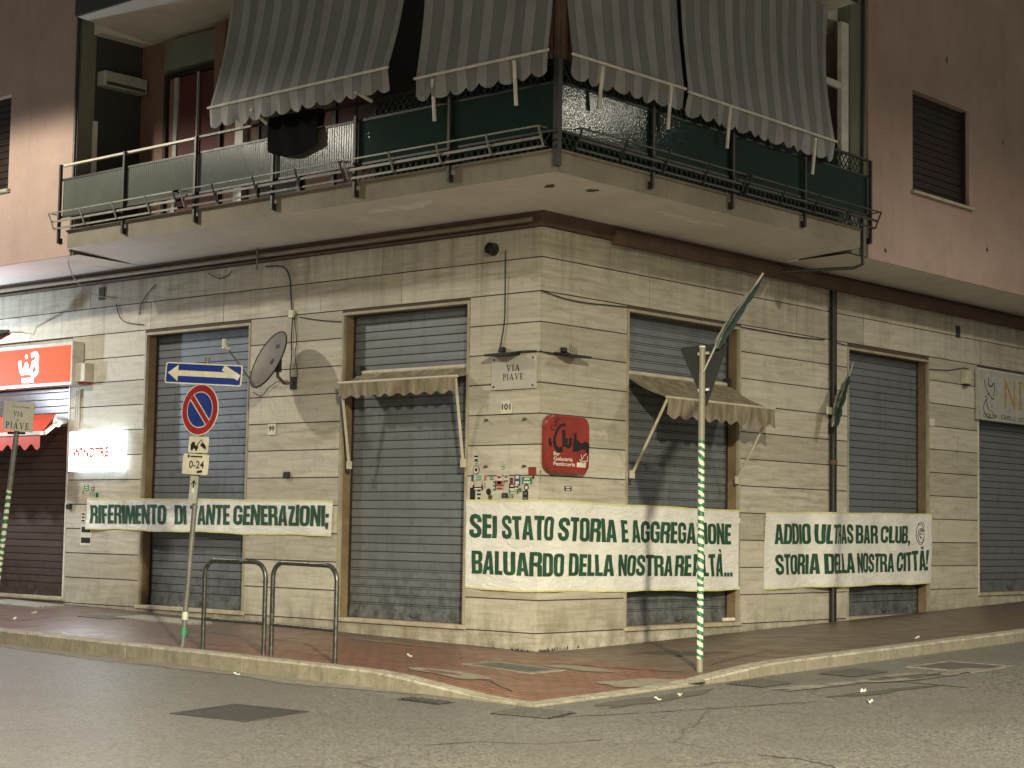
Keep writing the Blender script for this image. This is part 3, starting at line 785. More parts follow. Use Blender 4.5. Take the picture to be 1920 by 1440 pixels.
# loggia walls and ceiling
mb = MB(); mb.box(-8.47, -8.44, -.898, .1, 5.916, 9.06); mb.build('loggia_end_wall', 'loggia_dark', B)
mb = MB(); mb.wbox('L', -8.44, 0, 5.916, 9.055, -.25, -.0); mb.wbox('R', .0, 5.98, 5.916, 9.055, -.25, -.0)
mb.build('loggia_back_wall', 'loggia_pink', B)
prof2 = [(-.2, 9.06), (1.40, 9.20), (1.40, 9.40), (1.40, 9.44), (-.2, 9.44)]
mb = MB(); S = [sec('L', -8.2, prof2), sec('L', None, prof2), sec('R', 5.26, prof2)]
for s0, s1 in zip(S[:-1], S[1:]):
    for i in range(5): mb.face([s0[i], s1[i], s1[(i+1) % 5], s0[(i+1) % 5]])
mb.face(S[0]); mb.face(S[-1][::-1]); mb.build('upper_balcony', 'soffit_paint', B)
mb = MB(); mb.wbox('L', -8.44, -8.205, 9.06, 9.3, -.1, .95); mb.build('loggia_ceiling', 'soffit_paint', B)
mb = MB(); mb.wbox('R', 5.265, 5.98, 9.06, 9.3, -.1, .95); mb.build('loggia_ceiling', 'soffit_paint', B)
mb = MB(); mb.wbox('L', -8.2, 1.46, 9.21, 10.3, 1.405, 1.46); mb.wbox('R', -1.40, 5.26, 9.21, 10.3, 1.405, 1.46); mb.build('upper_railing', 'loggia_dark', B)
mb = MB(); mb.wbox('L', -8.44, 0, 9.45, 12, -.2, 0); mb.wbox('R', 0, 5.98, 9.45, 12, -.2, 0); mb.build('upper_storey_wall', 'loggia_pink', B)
# balcony doors and the roller-blind box
mb = MB(); mb.wbox('L', -7.66, -6.35, 8.52, 8.995, .005, .16); mb.build('blind_box', 'green_grey_plaster', B)
for a, b, lab in ((-7.78, -6.38, 0), (-5.55, -4.55, 1), (-3.9, -2.6, 2)):
    mb = MB(); mb.wbox('L', a, a+.07, 5.92, 8.5, .004, .06); mb.wbox('L', b-.07, b, 5.92, 8.5, .004, .06); mb.wbox('L', a+.071, b-.071, 8.43, 8.5, .004, .06)
    d = mb.build('balcony_door', 'window_brown', B)
    mb = MB(); mb.wbox('L', a+.35 if not lab else a+.072, b-.072, 5.93, 8.42, .005, .03); mb.build('blind', 'blind_red' if lab != 1 else 'loggia_dark', d)
    if not lab:
        mb = MB(); mb.wbox('L', a+.24, a+.33, 5.93, 8.42, .005, .05); mb.build('door_stile', 'ac_white', d)
        mb = MB(); mb.wbox('L', -6.93, -6.90, 5.93, 8.42, .06, .09); mb.build('blind_edge', 'ac_white', d)
mb = MB(); mb.wbox('L', -5.98, -5.80, 5.916, 8.99, .004, .10); mb.build('white_pillar', 'white_paint', B)
mb = MB()
for u in (-6.2,): mb.wbox('L', u-.0, u+.22, 7.6, 8.99, .004, .35)
mb.build('pilaster', 'loggia_pink', B)
# white aluminium frame at the right end behind the awning
mb = MB(); y0 = Rp(1578, 160, 1.15)[0]; y1 = Rp(1591, 160, 1.15)[0]
mb.wbox('R', y0, y1, 5.93, 8.99, 1.08, 1.15)
zb = Rp(1578, 160, 1.15)[1]; mb.wbox('R', 3.4, y0-.002, zb-.05, zb+.05, 1.09, 1.14)
mb.build('veranda_frame', 'white_paint', B)
mb = MB(); mb.wbox('R', 3.4, 5.5, 5.93, 8.98, .6, .7); mb.wbox('R', -.7, 3.39, 5.93, 8.98, .62, .70); mb.wbox('L', -2.35, .69, 5.93, 8.98, .62, .70); mb.build('added_dark_screen', 'slat_groove', B)  # dark screens added in place of shade, keeping the awning gaps black
mb = MB(); mb.grid(lambda u, v: Vector((1.0+.42*min(1, 2*u)+.012*math.sin(40*u), -1.42+.42*max(0, 2*u-1)+.012*math.sin(37*u), 6.98+2.02*v)), 24, 3); mb.build('corner_curtain', 'cornice_brown', B, smooth=True)
# railing
LU = [-8.42, -6.82, -5.17, -3.52, -1.93, -.27]; RU = [.37, 2.10, 3.84, 5.60]
for side, us in (('L', LU), ('R', RU)):
    for u in us:
        mb = MB(); mb.wbox(side, u-.02, u+.02, 5.72, 6.93, 1.434, 1.474); mb.wbox(side, u-.03, u+.03, 5.71, 5.80, 1.402, 1.43)
        mb.build('railing_post', 'dark_iron', BAL)
mb = MB(); mb.box(1.40, 1.475, -1.475, -1.40, 5.70, 6.98); mb.build('railing_post', 'dark_iron', BAL)
def rail(name, mat, side, a, b, z, t=.035, o=1.454, h=.03):
    mb = MB(); mb.wbox(side, a, b, z-h/2, z+h/2, o-t/2, o+t/2); return mb.build(name, mat, BAL)
rail('handrail', 'cream_paint', 'L', -8.44, -5.19, 6.92, .06, 1.40); rail('handrail', 'dark_iron', 'L', -5.15, 1.39, 6.93, .05, 1.40)
rail('handrail', 'dark_iron', 'R', -1.39, 5.62, 6.945, .05, 1.40)
for z in (6.70, 6.13):
    rail('rail', 'dark_iron', 'L', -8.44, 1.39, z, .03, 1.412); rail('rail', 'dark_iron', 'R', -1.39, 5.62, z, .03, 1.412)
for a, b in zip(LU[:-1], LU[1:]):
    if b > -1.9: break
    mb = MB(); mb.wbox('L', a+.024, b-.024, 6.146, 6.684, 1.405, 1.417); mb.build('glass_panel', 'reeded_glass', BAL)
for side, a, b in (('L', -1.906, -.294), ('L', -.246, 1.39), ('R', -1.39, .346), ('R', .394, 2.076), ('R', 2.124, 3.816), ('R', 3.864, 5.576)):
    mb = MB(); mb.wbox(side, a, b, 6.146, 6.684, 1.405, 1.417); mb.build('shade_panel', 'shade_net' if side == 'L' else 'shade_net', BAL)
for side, a, b in (('L', -1.90, 1.36), ('R', -1.36, 5.56)):
    P = LW if side == 'L' else RW
    for z0, z1 in ((5.92, 6.125), (6.715, 6.97)):
        mb = MB(); u = a; h = z1-z0
        while u < b-h:
            mb.bar(P(u, z0, 1.402), P(u+h*.8, z1, 1.402), .014, .006); mb.bar(P(u+h*.8, z0, 1.410), P(u, z1, 1.410), .014, .006); u += .105
        mb.build('trellis', 'trellis_green', BAL)
# flower box holders along the outside
def rack(side, a, b, mat):
    mb = MB(); P = LW if side == 'L' else RW
    for o, z, t in ((1.61, 6.16, .02), (1.55, 6.04, .032), (1.51, 5.94, .026)): mb.bar(P(a, z, o), P(b, z, o), .012, t)
    n = max(2, int((b-a)/.72)); 
    for i in range(n+1):
        u = a+(b-a)*i/n; mb.bar(P(u, 6.165, 1.622), P(u, 5.93, 1.522), .028, .008)
        mb.bar(P(u, 5.935, 1.515), P(u, 5.935, 1.476), .028, .01)
    for u in (a, b): mb.bar(P(u, 6.16, 1.61), P(u, 6.16, 1.476), .014, .014)
    return mb.build('flower_box_holder', mat, BAL)
rack('L', -8.46, -5.3, 'grey_green_iron'); rack('L', -5.45, -2.05, 'dark_iron'); rack('L', -1.98, 1.30, 'grey_green_iron')
rack('R', -1.20, 2.2, 'dark_iron'); rack('R', 2.3, 5.62, 'dark_iron')
# vents in the stone
mb = MB(); u, z = Lp(927, 468); M = wallm('L', u, z, 0)
mb.prism(M, disc(.085, 24), .003, .02); mb.build('vent_hole', 'slat_groove', B)
mb = MB(); mb.tube([LW(u-.01, z, .0), LW(u-.01, z+.01, .10)], .075, 16, caps=False); mb.build('vent_pipe', 'dark_iron', B, smooth=True)
for side, px, py, s in (('L', 192, 551, .10), ('R', 1795, 622, .10)):
    u, z = Lp(px, py) if side == 'L' else Rp(px, py); mb = MB(); mb.wbox(side, u-s*.7, u+s*.7, z-s, z+s, .003, .02); mb.build('vent_hole', 'slat_groove', B)
# rainwater pipe on the right front
u, z = Rp(1556, 900); mb = MB()
mb.tube([RW(u, 5.33, .058), RW(u, 3.1, .058), RW(u, .05, .058)], .056, 14)
dp = mb.build('drainpipe', 'pipe_black', B, smooth=True)
for zz in (.85, 2.62, 3.2):
    mb = MB(); mb.tube([RW(u, zz-.035, .058), RW(u, zz+.035, .058)], .066, 14); mb.build('pipe_collar', 'cornice_brown', dp, smooth=True)

# ------------------------------------------------------------------ protest banners
def banner(name_label, s2p, su, top, bot, lines, bulge, seed, nu=None, extra=None, hem=True):
    """s2p(s,z,o) -> world; top(s), bot(s) edge heights; o is the distance off the wall"""
    r = random.Random(seed); ph = [r.uniform(0, 6.28) for _ in range(12)]
    def off(s, z, add=0.0):
        v = .016+bulge(s, z)
        for j in range(5): v += .0062*math.sin((1.9+1.35*j)*s*(1 if j % 2 else .8)+ph[j]+(2.2-.9*j)*z*1.8)
        v += .006*math.sin(9*s+14*z+ph[7])*math.sin(5*z-3*s+ph[8])
        return max(.007, v)+add
    s0, s1 = su; W = s1-s0; nu = nu or int(W/.06)
    cs = sorted(set([s0+W*i/nu for i in range(nu+1)]+([0.0] if s0 < 0 < s1 else [])))
    nv = 14; mb = MB(); hms = (MB(), MB())
    def zz(s, v): return bot(s)+(top(s)-bot(s))*v+(.010*math.sin(3.1*s+ph[3])+.004*math.sin(9*s+ph[5]))*(1-abs(2*v-1)*.2 if v < .5 else .4)
    for a, b in zip(cs[:-1], cs[1:]):
        for k in range(nv):
            v0, v1 = k/nv, (k+1)/nv
            q = [(a, zz(a, v0)), (b, zz(b, v0)), (b, zz(b, v1)), (a, zz(a, v1))]
            mb.face([s2p(s, z, off(s, z)) for s, z in q])
            if k in (0, nv-1) and hem:
                e = [(a, zz(a, 0)), (b, zz(b, 0)), (b, zz(b, 0)+.022), (a, zz(a, 0)+.022)] if k == 0 else [(a, zz(a, 1)-.022), (b, zz(b, 1)-.022), (b, zz(b, 1)), (a, zz(a, 1))]
                hms[k > 0].face([s2p(s, z, off(s, z, .003)) for s, z in e])
    mb.v and None
    mid = s2p((s0+s1)/2, bot((s0+s1)/2), .02)
    root = empty('protest_banner', mid, name_label, 'banner', 'white banners with green block lettering')
    mb.build('cloth', 'banner_cloth', root, smooth=True)
    for hm in hms: hm.build('hem', 'banner_hem', root)
    for text, tl, tr, bl, br in lines:
        V, T, Wd = block_line(text, rnd=r, jitter=.05); V, T = cut_mesh(V, T, .16)
        V, T = cut_corner(V, T, tl, tr, bl, br, Wd)
        lm = MB(); 
        for p in V:
            f = p.x/Wd; g = p.y
            # straight-edged quad between the four measured corners
            s = (tl[0]*(1-f)+tr[0]*f)*g+(bl[0]*(1-f)+br[0]*f)*(1-g); z = (tl[1]*(1-f)+tr[1]*f)*g+(bl[1]*(1-f)+br[1]*f)*(1-g)
            s += .006*math.sin(11*z+3*s); lm.v.append(s2p(s, z, off(s, z, .0055)))
        for t in T: lm.f.append(t); lm.t.append(0); lm.mi.append(0)
        lm.build('lettering', 'banner_green', root, fix=False)
    if extra: extra(root, off)
    return root
def cut_corner(V, T, tl, tr, bl, br, Wd):
    if not (tl[0] < 0 < tr[0]): return V, T
    f1 = -tl[0]/(tr[0]-tl[0])*Wd; f0 = -bl[0]/(br[0]-bl[0])*Wd
    bm = bmesh.new(); vs = [bm.verts.new(v) for v in V]
    for t in T: bm.faces.new([vs[i] for i in t])
    for e in (-.006, 0, .006):
        bmesh.ops.bisect_plane(bm, geom=bm.verts[:]+bm.edges[:]+bm.faces[:], dist=1e-6, plane_co=(f0+e*4, 0, 0), plane_no=(1, -(f1-f0), 0))
    bm.verts.index_update(); V2 = [v.co.copy() for v in bm.verts]; T2 = [tuple(v.index for v in f.verts) for f in bm.faces]; bm.free(); return V2, T2
def lerp2(s0, z0, s1, z1): return lambda s: z0+(z1-z0)*(s-s0)/(s1-s0)
O_ = .03
Lq = lambda *pts: [Lp(x, y, O_) for x, y in pts]
Rq = lambda *pts: [Rp(x, y, O_) for x, y in pts]
# 1: left front
(t0, t1, b1, b0) = Lq((163, 933), (622, 938), (619, 1006), (163, 992))
banner('long low white banner reading RIFERIMENTO DI TANTE GENERAZIONI between the shutters of number 99', lambda s, z, o: LW(s, z, o), (t0[0], t1[0]), lerp2(*t0, *t1), lerp2(*b0, *b1),
       [('RIFERIMENTO', *Lq((169, 946), (311, 947), (168, 981), (311, 983))), ('DI TANTE', *Lq((326, 947), (430, 947), (325, 983), (430, 984))), ('GENERAZIONI;', *Lq((437, 947), (617, 948), (436, 984), (616, 987)))],
       lambda s, z: .02*math.exp(-((s-t0[0])/.35)**2)*max(0, 1.65-z)*4, 21)
# 2: wraps the corner
def s2p2(s, z, o): return LW(s, z, o) if s < -1e-6 else (Vector((o, -o, z)) if abs(s) <= 1e-6 else RW(s, z, o))
def wrapc(s, z, o):
    if s < 0: return Vector((min(o, s+o*1.0+.0) if s > -.02 else s, -o, z)) if s <= -.02 else Vector((o*(1+s/.02)+s, -o, z))
    if s == 0: return Vector((o, -o, z))
    return Vector((o, s-o*(1-s/.02) if s < .02 else s, z))
tl, bl_ = Lq((873, 937), (870, 1103)); tr, br_ = Rq((1390, 957), (1394, 1107))
top2 = lambda s: lerp2(tl[0], tl[1], 0, 1.885)(s) if s < 0 else lerp2(0, 1.885, tr[0], tr[1])(s)
bot2 = lambda s: lerp2(bl_[0], bl_[1], 0, .735)(s) if s < 0 else lerp2(0, .735, br_[0], br_[1])(s)
banner('biggest white banner wrapped round the building corner, reading SEI STATO STORIA E AGGREGAZIONE', wrapc, (tl[0], tr[0]), top2, bot2,
       [('SEI', *Lq((878, 964), (930, 966), (878, 1008), (930, 1009))),
        ('STATO', Lq((940, 966))[0], Rq((1040, 969))[0], Lq((939, 1010))[0], Rq((1040, 1014))[0]),
        ('STORIA', *Rq((1048, 970), (1156, 974), (1048, 1014), (1156, 1017))), ('E', *Rq((1164, 975), (1177, 976), (1164, 1017), (1177, 1017))),
        ('AGGREGAZIONE', *Rq((1185, 976), (1373, 983), (1184, 1017), (1373, 1021))),
        ('BALUARDO', Lq((883, 1031))[0], Rq((1058, 1037))[0], Lq((882, 1075))[0], Rq((1058, 1081))[0]),
        ('DELLA', *Rq((1068, 1038), (1151, 1041), (1067, 1080), (1151, 1080))), ('NOSTRA', *Rq((1159, 1040), (1262, 1042), (1158, 1080), (1262, 1080))),
        ('REALTÀ...', *Rq((1268, 1042), (1376, 1036), (1266, 1080), (1376, 1081)))],
       lambda s, z: 0, 22)
# 3: right front, stretched over the rainwater pipe
up = Rp(1556, 1020, .1)[0]
def Rq3(*pts):
    o = []
    for x, y in pts:
        s_, z_ = Rp(x, y, .03)
        for _ in range(8): s_, z_ = Rp(x, y, .024+.128*math.exp(-((s_-up)/.36)**2))
        o.append((s_, z_))
    return o
(t0, t1, b1, b0) = Rq((1435, 959), (1747, 963), (1747, 1094), (1437, 1105))
def emblem(root, off):
    mb = MB(); cx, cz = Rp(1726, 1002, O_); P = lambda a, b: RW(cx+a, cz+b, off(cx+a, cz+b, .008))
    for rx, rz, dx, dz, a0, a1 in ((.125, .17, 0, 0, 20, 345), (.09, .12, .02, -.02, 0, 360), (.05, .07, .03, .01, 40, 300), (.10, .06, .03, .14, 0, 180), (.03, .03, .05, -.2, 180, 400)):
        mb.tube([P(dx+rx*math.cos(R_(a)), dz+rz*math.sin(R_(a))) for a in range(a0, a1+1, 15)], .0045, 5)
    for a, b, c, d in ((-.02, .02, .06, .0), (-.01, -.04, .05, -.05), (.0, .06, .06, .05), (-.02, -.01, .03, -.08)): mb.tube([P(a, b), P(c, d)], .005, 5)
    mb.build('emblem', 'sign_back', root)
banner('white banner stretched over the dark rainwater pipe, reading ADDIO ULTRAS BAR CLUB', lambda s, z, o: RW(s, z, o), (t0[0], t1[0]), lerp2(*t0, *t1), lerp2(*b0, *b1),
       [('ADDIO', *Rq3((1451, 982), (1522, 982), (1450, 1020), (1522, 1020))), ('ULTRAS', *Rq3((1529, 983), (1600, 983), (1529, 1020), (1600, 1019))),
        ('BAR', *Rq3((1604, 984), (1648, 985), (1604, 1019), (1647, 1019))), ('CLUB,', *Rq3((1653, 985), (1706, 987), (1653, 1018), (1706, 1019))),
        ('STORIA', *Rq3((1452, 1039), (1538, 1039), (1453, 1078), (1538, 1076))), ('DELLA', *Rq3((1543, 1039), (1600, 1038), (1546, 1076), (1600, 1074))),
        ('NOSTRA', *Rq3((1605, 1038), (1675, 1037), (1605, 1074), (1675, 1072))), ('CITTÀ!', *Rq3((1680, 1037), (1740, 1031), (1681, 1072), (1740, 1069)))],
       lambda s, z: .128*math.exp(-((s-up)/.36)**2)+.008, 23, extra=emblem)

# ------------------------------------------------------------------ striped balcony awnings
def balcony_awning(side, px, arms, ob, label, stripe0):
    (xl, yl), (xr, yr) = px; f = Lp if side == 'L' else Rp; P = LW if side == 'L' else RW
    a, za = f(xl, yl, ob); b, zb = f(xr, yr, ob); zt, ot = 8.98, 1.42
    root = empty('balcony_awning', P((a+b)/2, (za+zb)/2-.3, ob), label, 'awning', 'striped awnings hung along the balcony')
    W = b-a; rn = random.Random(int(W*100)); ph = [rn.uniform(0, 6) for _ in range(4)]
    def fab(u, v):
        s = a+W*u; z = (za+(zb-za)*u)*(1-v)+zt*v; o = ob*(1-v)+ot*v
        o += .02*math.sin(6*s+ph[0])*math.sin(math.pi*v)+.012*math.sin(13*s+ph[1]+3*v)*math.sin(math.pi*v)-.06*math.sin(math.pi*v)
        return P(s, z, o)
    mb = MB(); mb.grid(fab, int(W/.06), 12, uvf=lambda u, v: (W*u+stripe0, v*2)); mb.build('canvas', 'striped_canvas', root, smooth=True)
    mb = MB(); pit = .27; nn = int(W/.03)
    def val(u, v):
        s = W*u; sc = abs(math.sin(math.pi*s/pit))**.6
        dz = .20+.085*sc
        return P(a+s, za+(zb-za)*u-.02-dz*(1-v), ob+.03*math.sin(7*s+ph[2])*(1-v)+.015*math.sin(17*s+ph[3])*(1-v)-.02*(1-v))
    mb.grid(val, nn, 4, uvf=lambda u, v: (W*u+stripe0, v)); mb.build('valance', 'striped_canvas', root, smooth=True)
    mb = MB(); mb.tube([P(a-.02, za-.005, ob+.015), P(b+.02, zb-.005, ob+.015)], .019, 8); mb.build('front_bar', 'white_paint', root, smooth=True)
    for (bx, by), (tx, ty) in arms:
        u0, z0 = f(bx, by, 1.50); u1, z1 = f(tx, ty, (ob+1.46)/2)
        mb = MB(); mb.tube([P(u0, z0, 1.50), P(u0 if abs(u1-u0) < .15 else u1, z1, ob)], .024, 8); mb.build('arm', 'white_paint', root, smooth=True)
balcony_awning('L', ((393, 202), (727, 126)), (((500, 232), (474, 212)), ((697, 190), (678, 178))), 1.78, 'wide striped balcony awning furthest to the left, pushed further out than the rest', .1)
balcony_awning('L', ((780, 147), (1027, 93)), (((815, 227), (816, 150)), ((968, 198), (969, 115))), 1.55, 'striped balcony awning just left of the building corner', .0)
balcony_awning('R', ((1074, 101), (1283, 166)), (((1123, 203), (1122, 125)), ((1252, 243), (1253, 160))), 1.55, 'striped balcony awning just right of the building corner', .2)
balcony_awning('R', ((1291, 172), (1566, 265)), (((1363, 278), (1364, 200)), ((1523, 327), (1525, 260))), 1.55, 'striped balcony awning furthest to the right, beside the white window frame', .05)
# black cloth over the railing
mb = MB(); a, za = Lp(507, 192, 1.46); b, zb = Lp(597, 268, 1.46)
mb.grid(lambda u, v: LW(a+(b-a)*u, (zb-.12*math.sin(u*3))*(1-v)+6.965*v, 1.485+.012*math.sin(14*u+4*v)), 16, 8)
mb.grid(lambda u, v: LW(a+(b-a)*u, (zb+.25)*(1-v)+6.965*v, 1.36-.012*math.sin(11*u+4*v)), 16, 8)
mb.grid(lambda u, v: LW(a+(b-a)*u, 6.966, 1.485+.012*math.sin(14*u+4)+(1.36-.012*math.sin(11*u+4)-1.485-.012*math.sin(14*u+4))*v), 16, 2)
one(mb, 'hanging_cloth', 'black_cloth', 'black cloth hung over the balcony railing under the widest awning', 'cloth', smooth=True)
# clothes line end / air conditioner
mb = MB(); mb.box(-8.437, -8.22, -.86, -.05, 8.26, 8.5)
ac = empty('air_conditioner', (-8.33, -.45, 8.26), 'long pale air conditioner high on the dark loggia end wall', 'air conditioner'); mb.build('casing', 'ac_white', ac, bevel=.02)
mb = MB(); mb.box(-8.219, -8.215, -.82, -.09, 8.28, 8.33); mb.build('air_slot', 'slat_groove', ac)

mb = MB(); rw = random.Random(4)
for k in range(60):
    t = rw.gauss(0, .3); x, y = (.03+abs(rw.gauss(0, .05)), max(-.05, t)) if t > 0 else (t, -.03-abs(rw.gauss(0, .05)))
    z = pav_z(x, y); h = rw.uniform(.01, .05); a = rw.uniform(0, 6.3); dx_, dy_ = .012*math.cos(a), .012*math.sin(a); lx, ly = rw.uniform(-.03, .05), rw.uniform(-.05, .03)
    mb.face([(x-dx_, y-dy_, z), (x+dx_, y+dy_, z), (x+lx, y+ly, z+h)])
tag(mb.build('weeds', 'weed_brown', fix=False), kind='stuff')
# ------------------------------------------------------------------ small cream shop awnings
def shop_awning(side, box, ob, zf, zt, arm_z, label, drop, seed, ua, ub, curl=.0):
    P = LW if side == 'L' else RW; W = ub-ua
    root = empty('shop_awning', P((ua+ub)/2, zf-drop, ob), label, 'awning', 'cream canvas shop awnings')
    r = random.Random(seed); ph = [r.uniform(0, 6) for _ in range(4)]
    mb = MB(); mb.grid(lambda u, v: P(ua+W*u, zf*(1-v)+zt*v-.05*math.sin(math.pi*v)*(.4+.6*abs(math.sin(2.2*math.pi*u+1))), ob*(1-v)-.16*v), 40, 10); mb.build('canvas', 'dirty_cream_canvas', root, smooth=True)
    pit = W/9.5
    def val(u, v):
        sc = .5-.5*math.cos(2*math.pi*W*u/pit); d = drop*(.80+.20*sc**.8)
        return P(ua+W*u, zf-.012-d*(1-v), ob+.02+.018*math.sin(9*u+ph[0])*(1-v)+.012*math.sin(31*u)*(1-v))
    mb = MB(); mb.grid(val, 110, 5); mb.build('valance', 'dirty_cream_canvas', root, smooth=True)
    mb = MB(); mb.tube([P(ua-.02, zf, ob+.005), P(ub+.02, zf, ob+.005)], .02, 8); mb.build('front_bar', 'cream_paint', root, smooth=True)
    mb = MB(); mb.tube([P(ua, zt, -.16), P(ub, zt, -.16)], .035, 10); mb.build('roller_tube', 'cream_paint', root, smooth=True)
    for u in (ua+.03, ub-.03):
        mb = MB(); mb.tube([P(u, zf-.01, ob-.01), P(u, arm_z, .035)], .02, 8); mb.build('arm', 'cream_paint', root, smooth=True)
        mb = MB(); mb.wbox(side, u-.04, u+.04, arm_z-.06, arm_z+.05, .012, .05); mb.build('arm_bracket', 'cream_paint', root, bevel=.006)
        mb = MB(); mb.wbox(side, u-.03, u+.03, zt-.05, zt+.09, -.20, -.10); mb.build('roller_bracket', 'dark_iron', root)
shop_awning('L', None, .22, 3.475, 3.64, 2.36, 'short cream shop awning with a stained scalloped edge, left of the VIA PIAVE plate', .21, 5, -3.44, -1.235)
shop_awning('R', None, .62, 3.27, 3.64, 2.27, 'cream shop awning propped out on two slanting arms, behind the green and white pole', .27, 6, 1.84, 4.36)

# ------------------------------------------------------------------ signs on the walls
def wall_plate(name, side, px, thick, mat, label, cat, group=None, o=.004, poly=None, bevel=.003, part='plate'):
    f = Lp if side == 'L' else Rp
    us = [f(x, y, o+thick) for x, y in px]; u0, u1 = (us[0][0]+us[3][0])/2, (us[1][0]+us[2][0])/2; z1, z0 = (us[0][1]+us[1][1])/2, (us[2][1]+us[3][1])/2
    c = ((u0+u1)/2, (z0+z1)/2); M = wallm(side, c[0], c[1], o); w2, h2 = (u1-u0)/2, (z1-z0)/2
    root = empty(name, M.translation, label, cat, group)
    mb = MB(); mb.prism(M, poly(w2, h2) if poly else [(-w2, -h2), (w2, -h2), (w2, h2), (-w2, h2)], 0, thick); mb.build(part, mat, root, bevel=bevel)
    return root, M @ Matrix.Translation((0, 0, thick)), w2, h2
# serif street name
SER = {'V': [[(0, 1), (0, .95), (.08, .94), (.33, 0), (.40, 0), (.66, .94), (.74, .95), (.74, 1), (.50, 1), (.50, .95), (.59, .93), (.41, .22), (.22, .93), (.32, .95), (.32, 1)]],
       'I': [[(0, 0), (.3, 0), (.3, .05), (.22, .07), (.22, .93), (.3, .95), (.3, 1), (0, 1), (0, .95), (.08, .93), (.08, .07), (0, .05)]],
       'A': [[(0, 0), (.26, 0), (.26, .05), (.17, .07), (.22, .27), (.47, .27), (.53, .07), (.43, .05), (.43, 0), (.76, 0), (.76, .05), (.68, .07), (.42, 1), (.33, 1), (.08, .07), (0, .05)], [(.24, .35), (.45, .35), (.345, .74)]],
       'P': [[(0, 0), (.32, 0), (.32, .05), (.22, .07), (.22, .46), (.38, .46), (.5, .52), (.56, .63), (.56, .83), (.5, .95), (.38, 1), (0, 1), (0, .95), (.08, .93), (.08, .07), (0, .05)], [(.22, .53), (.33, .53), (.4, .6), (.41, .86), (.33, .93), (.22, .93)]],
       'E': [[(0, 0), (.56, 0), (.58, .27), (.53, .27), (.47, .08), (.22, .07), (.22, .47), (.38, .47), (.42, .36), (.46, .36), (.46, .67), (.42, .67), (.38, .54), (.22, .54), (.22, .93), (.46, .92), (.51, .76), (.56, .76), (.55, 1), (0, 1), (0, .95), (.08, .93), (.08, .07), (0, .05)]]}
def serif(text, gap=.12):
    x = 0; V = []; T = []
    for ch in text:
        v, t = contours_mesh(SER[ch]); b = len(V); wd = max(p.x for p in v)
        V += [Vector((p.x+x, p.y, 0)) for p in v]; T += [tuple(b+i for i in q) for q in t]; x += wd+gap
    return V, T
root, M, w2, h2 = wall_plate('street_name_plate', 'L', [(921, 669), (1004, 665), (1004, 727), (921, 732)], .03, 'marble_plate', 'marble street name plate reading VIA PIAVE at the building corner', 'street sign', o=.006)
mb = MB(); put(mb, M, serif('VIA'), .0, h2*.27, .002, w=w2*.62, h=h2*.38); put(mb, M, serif('PIAVE'), .0, -h2*.26, .002, w=w2*.92, h=h2*.38); mb.build('lettering', 'black_ink', root, fix=False)
for sx in (-1, 1):
    for sy in (-1, 1):
        mb = MB(); mb.prism(M @ Matrix.Translation((sx*w2*.88, sy*h2*.82, 0)), disc(.013, 12), -.001, .008); mb.build('screw', 'dark_iron', root)
def chip(w2, h2): return [(-w2, -h2), (w2, -h2), (w2, h2*.55), (w2*.5, h2), (-w2, h2)]
root, M, w2, h2 = wall_plate('house_number', 'L', [(939, 752), (960, 752), (959, 775), (938, 776)], .012, 'plate_white', 'white house number plate reading 101 under the marble street name plate', 'house number', 'house number plates', poly=chip)
mb = MB(); put(mb, M, font_mesh('101', 1, .03), 0, h2*.08, .002, w=w2*1.55, h=h2*.95); mb.build('number', 'black_ink', root, fix=False)
root, M, w2, h2 = wall_plate('house_number', 'L', [(502, 795), (517, 795), (516, 816), (502, 815)], .012, 'plate_white', 'white house number plate reading 99 below the satellite dish', 'house number', 'house number plates')
mb = MB(); put(mb, M, font_mesh('99', 1, .03), 0, h2*.15, .002, w=w2*1.4, h=h2*.95); mb.build('number', 'black_ink', root, fix=False)
for px, lab in (([(1392, 789), (1401, 790), (1401, 806), (1392, 805)], 'small blank-looking number plate under the end of the propped cream awning'), ([(1744, 784), (1753, 785), (1753, 799), (1744, 798)], 'small pale number plate left of the white hairdresser sign')):
    root, M, w2, h2 = wall_plate('house_number', 'R', px, .012, 'plate_white', lab, 'house number', 'house number plates')
# red club sign
def rrp(r): return lambda w2, h2: rr(-w2, -h2, w2, h2, r, 6)
root, M, w2, h2 = wall_plate('bar_sign', 'R', [(1027, 776), (1106, 783), (1105, 889), (1027, 888)], .10, 'club_red', 'red rounded bar sign with black Club lettering beside the building corner', 'sign', o=.02, poly=rrp(.15), bevel=.012, part='panel')
mb = MB()
def pts(*p): return [(x*w2, y*h2) for x, y in p]
Z = .002
def smooth(P, n=5):
    o = []; Q = [P[0]]+list(P)+[P[-1]]
    for i in range(1, len(Q)-2):
        a, b, c, d = [Vector(q) for q in Q[i-1:i+3]]
        for k in range(n):
            t = k/n; o.append(tuple(.5*((2*b)+(c-a)*t+(2*a-5*b+4*c-d)*t*t+(3*b-a-3*c+d)*t**3)))
    return o+[P[-1]]
def ink(P, wd, z):
    wd = (wd[0]*1.5, wd[1]*1.45)
    mb.flat(M, stroke(smooth(pts(*P)), [wd[0]+(wd[1]-wd[0])*k/((len(P)-1)*5) for k in range((len(P)-1)*5+1)]), z)
ink([(-.18, .67), (-.35, .66), (-.55, .5), (-.68, .2), (-.66, -.05), (-.5, -.2), (-.3, -.16)], (.02, .05), .002)
ink([(-.26, .5), (-.25, .2), (-.22, -.08)], (.04, .055), .0032); ink([(-.12, .22), (-.12, -.02), (-.02, -.06), (.05, .05)], (.035, .03), .0026)
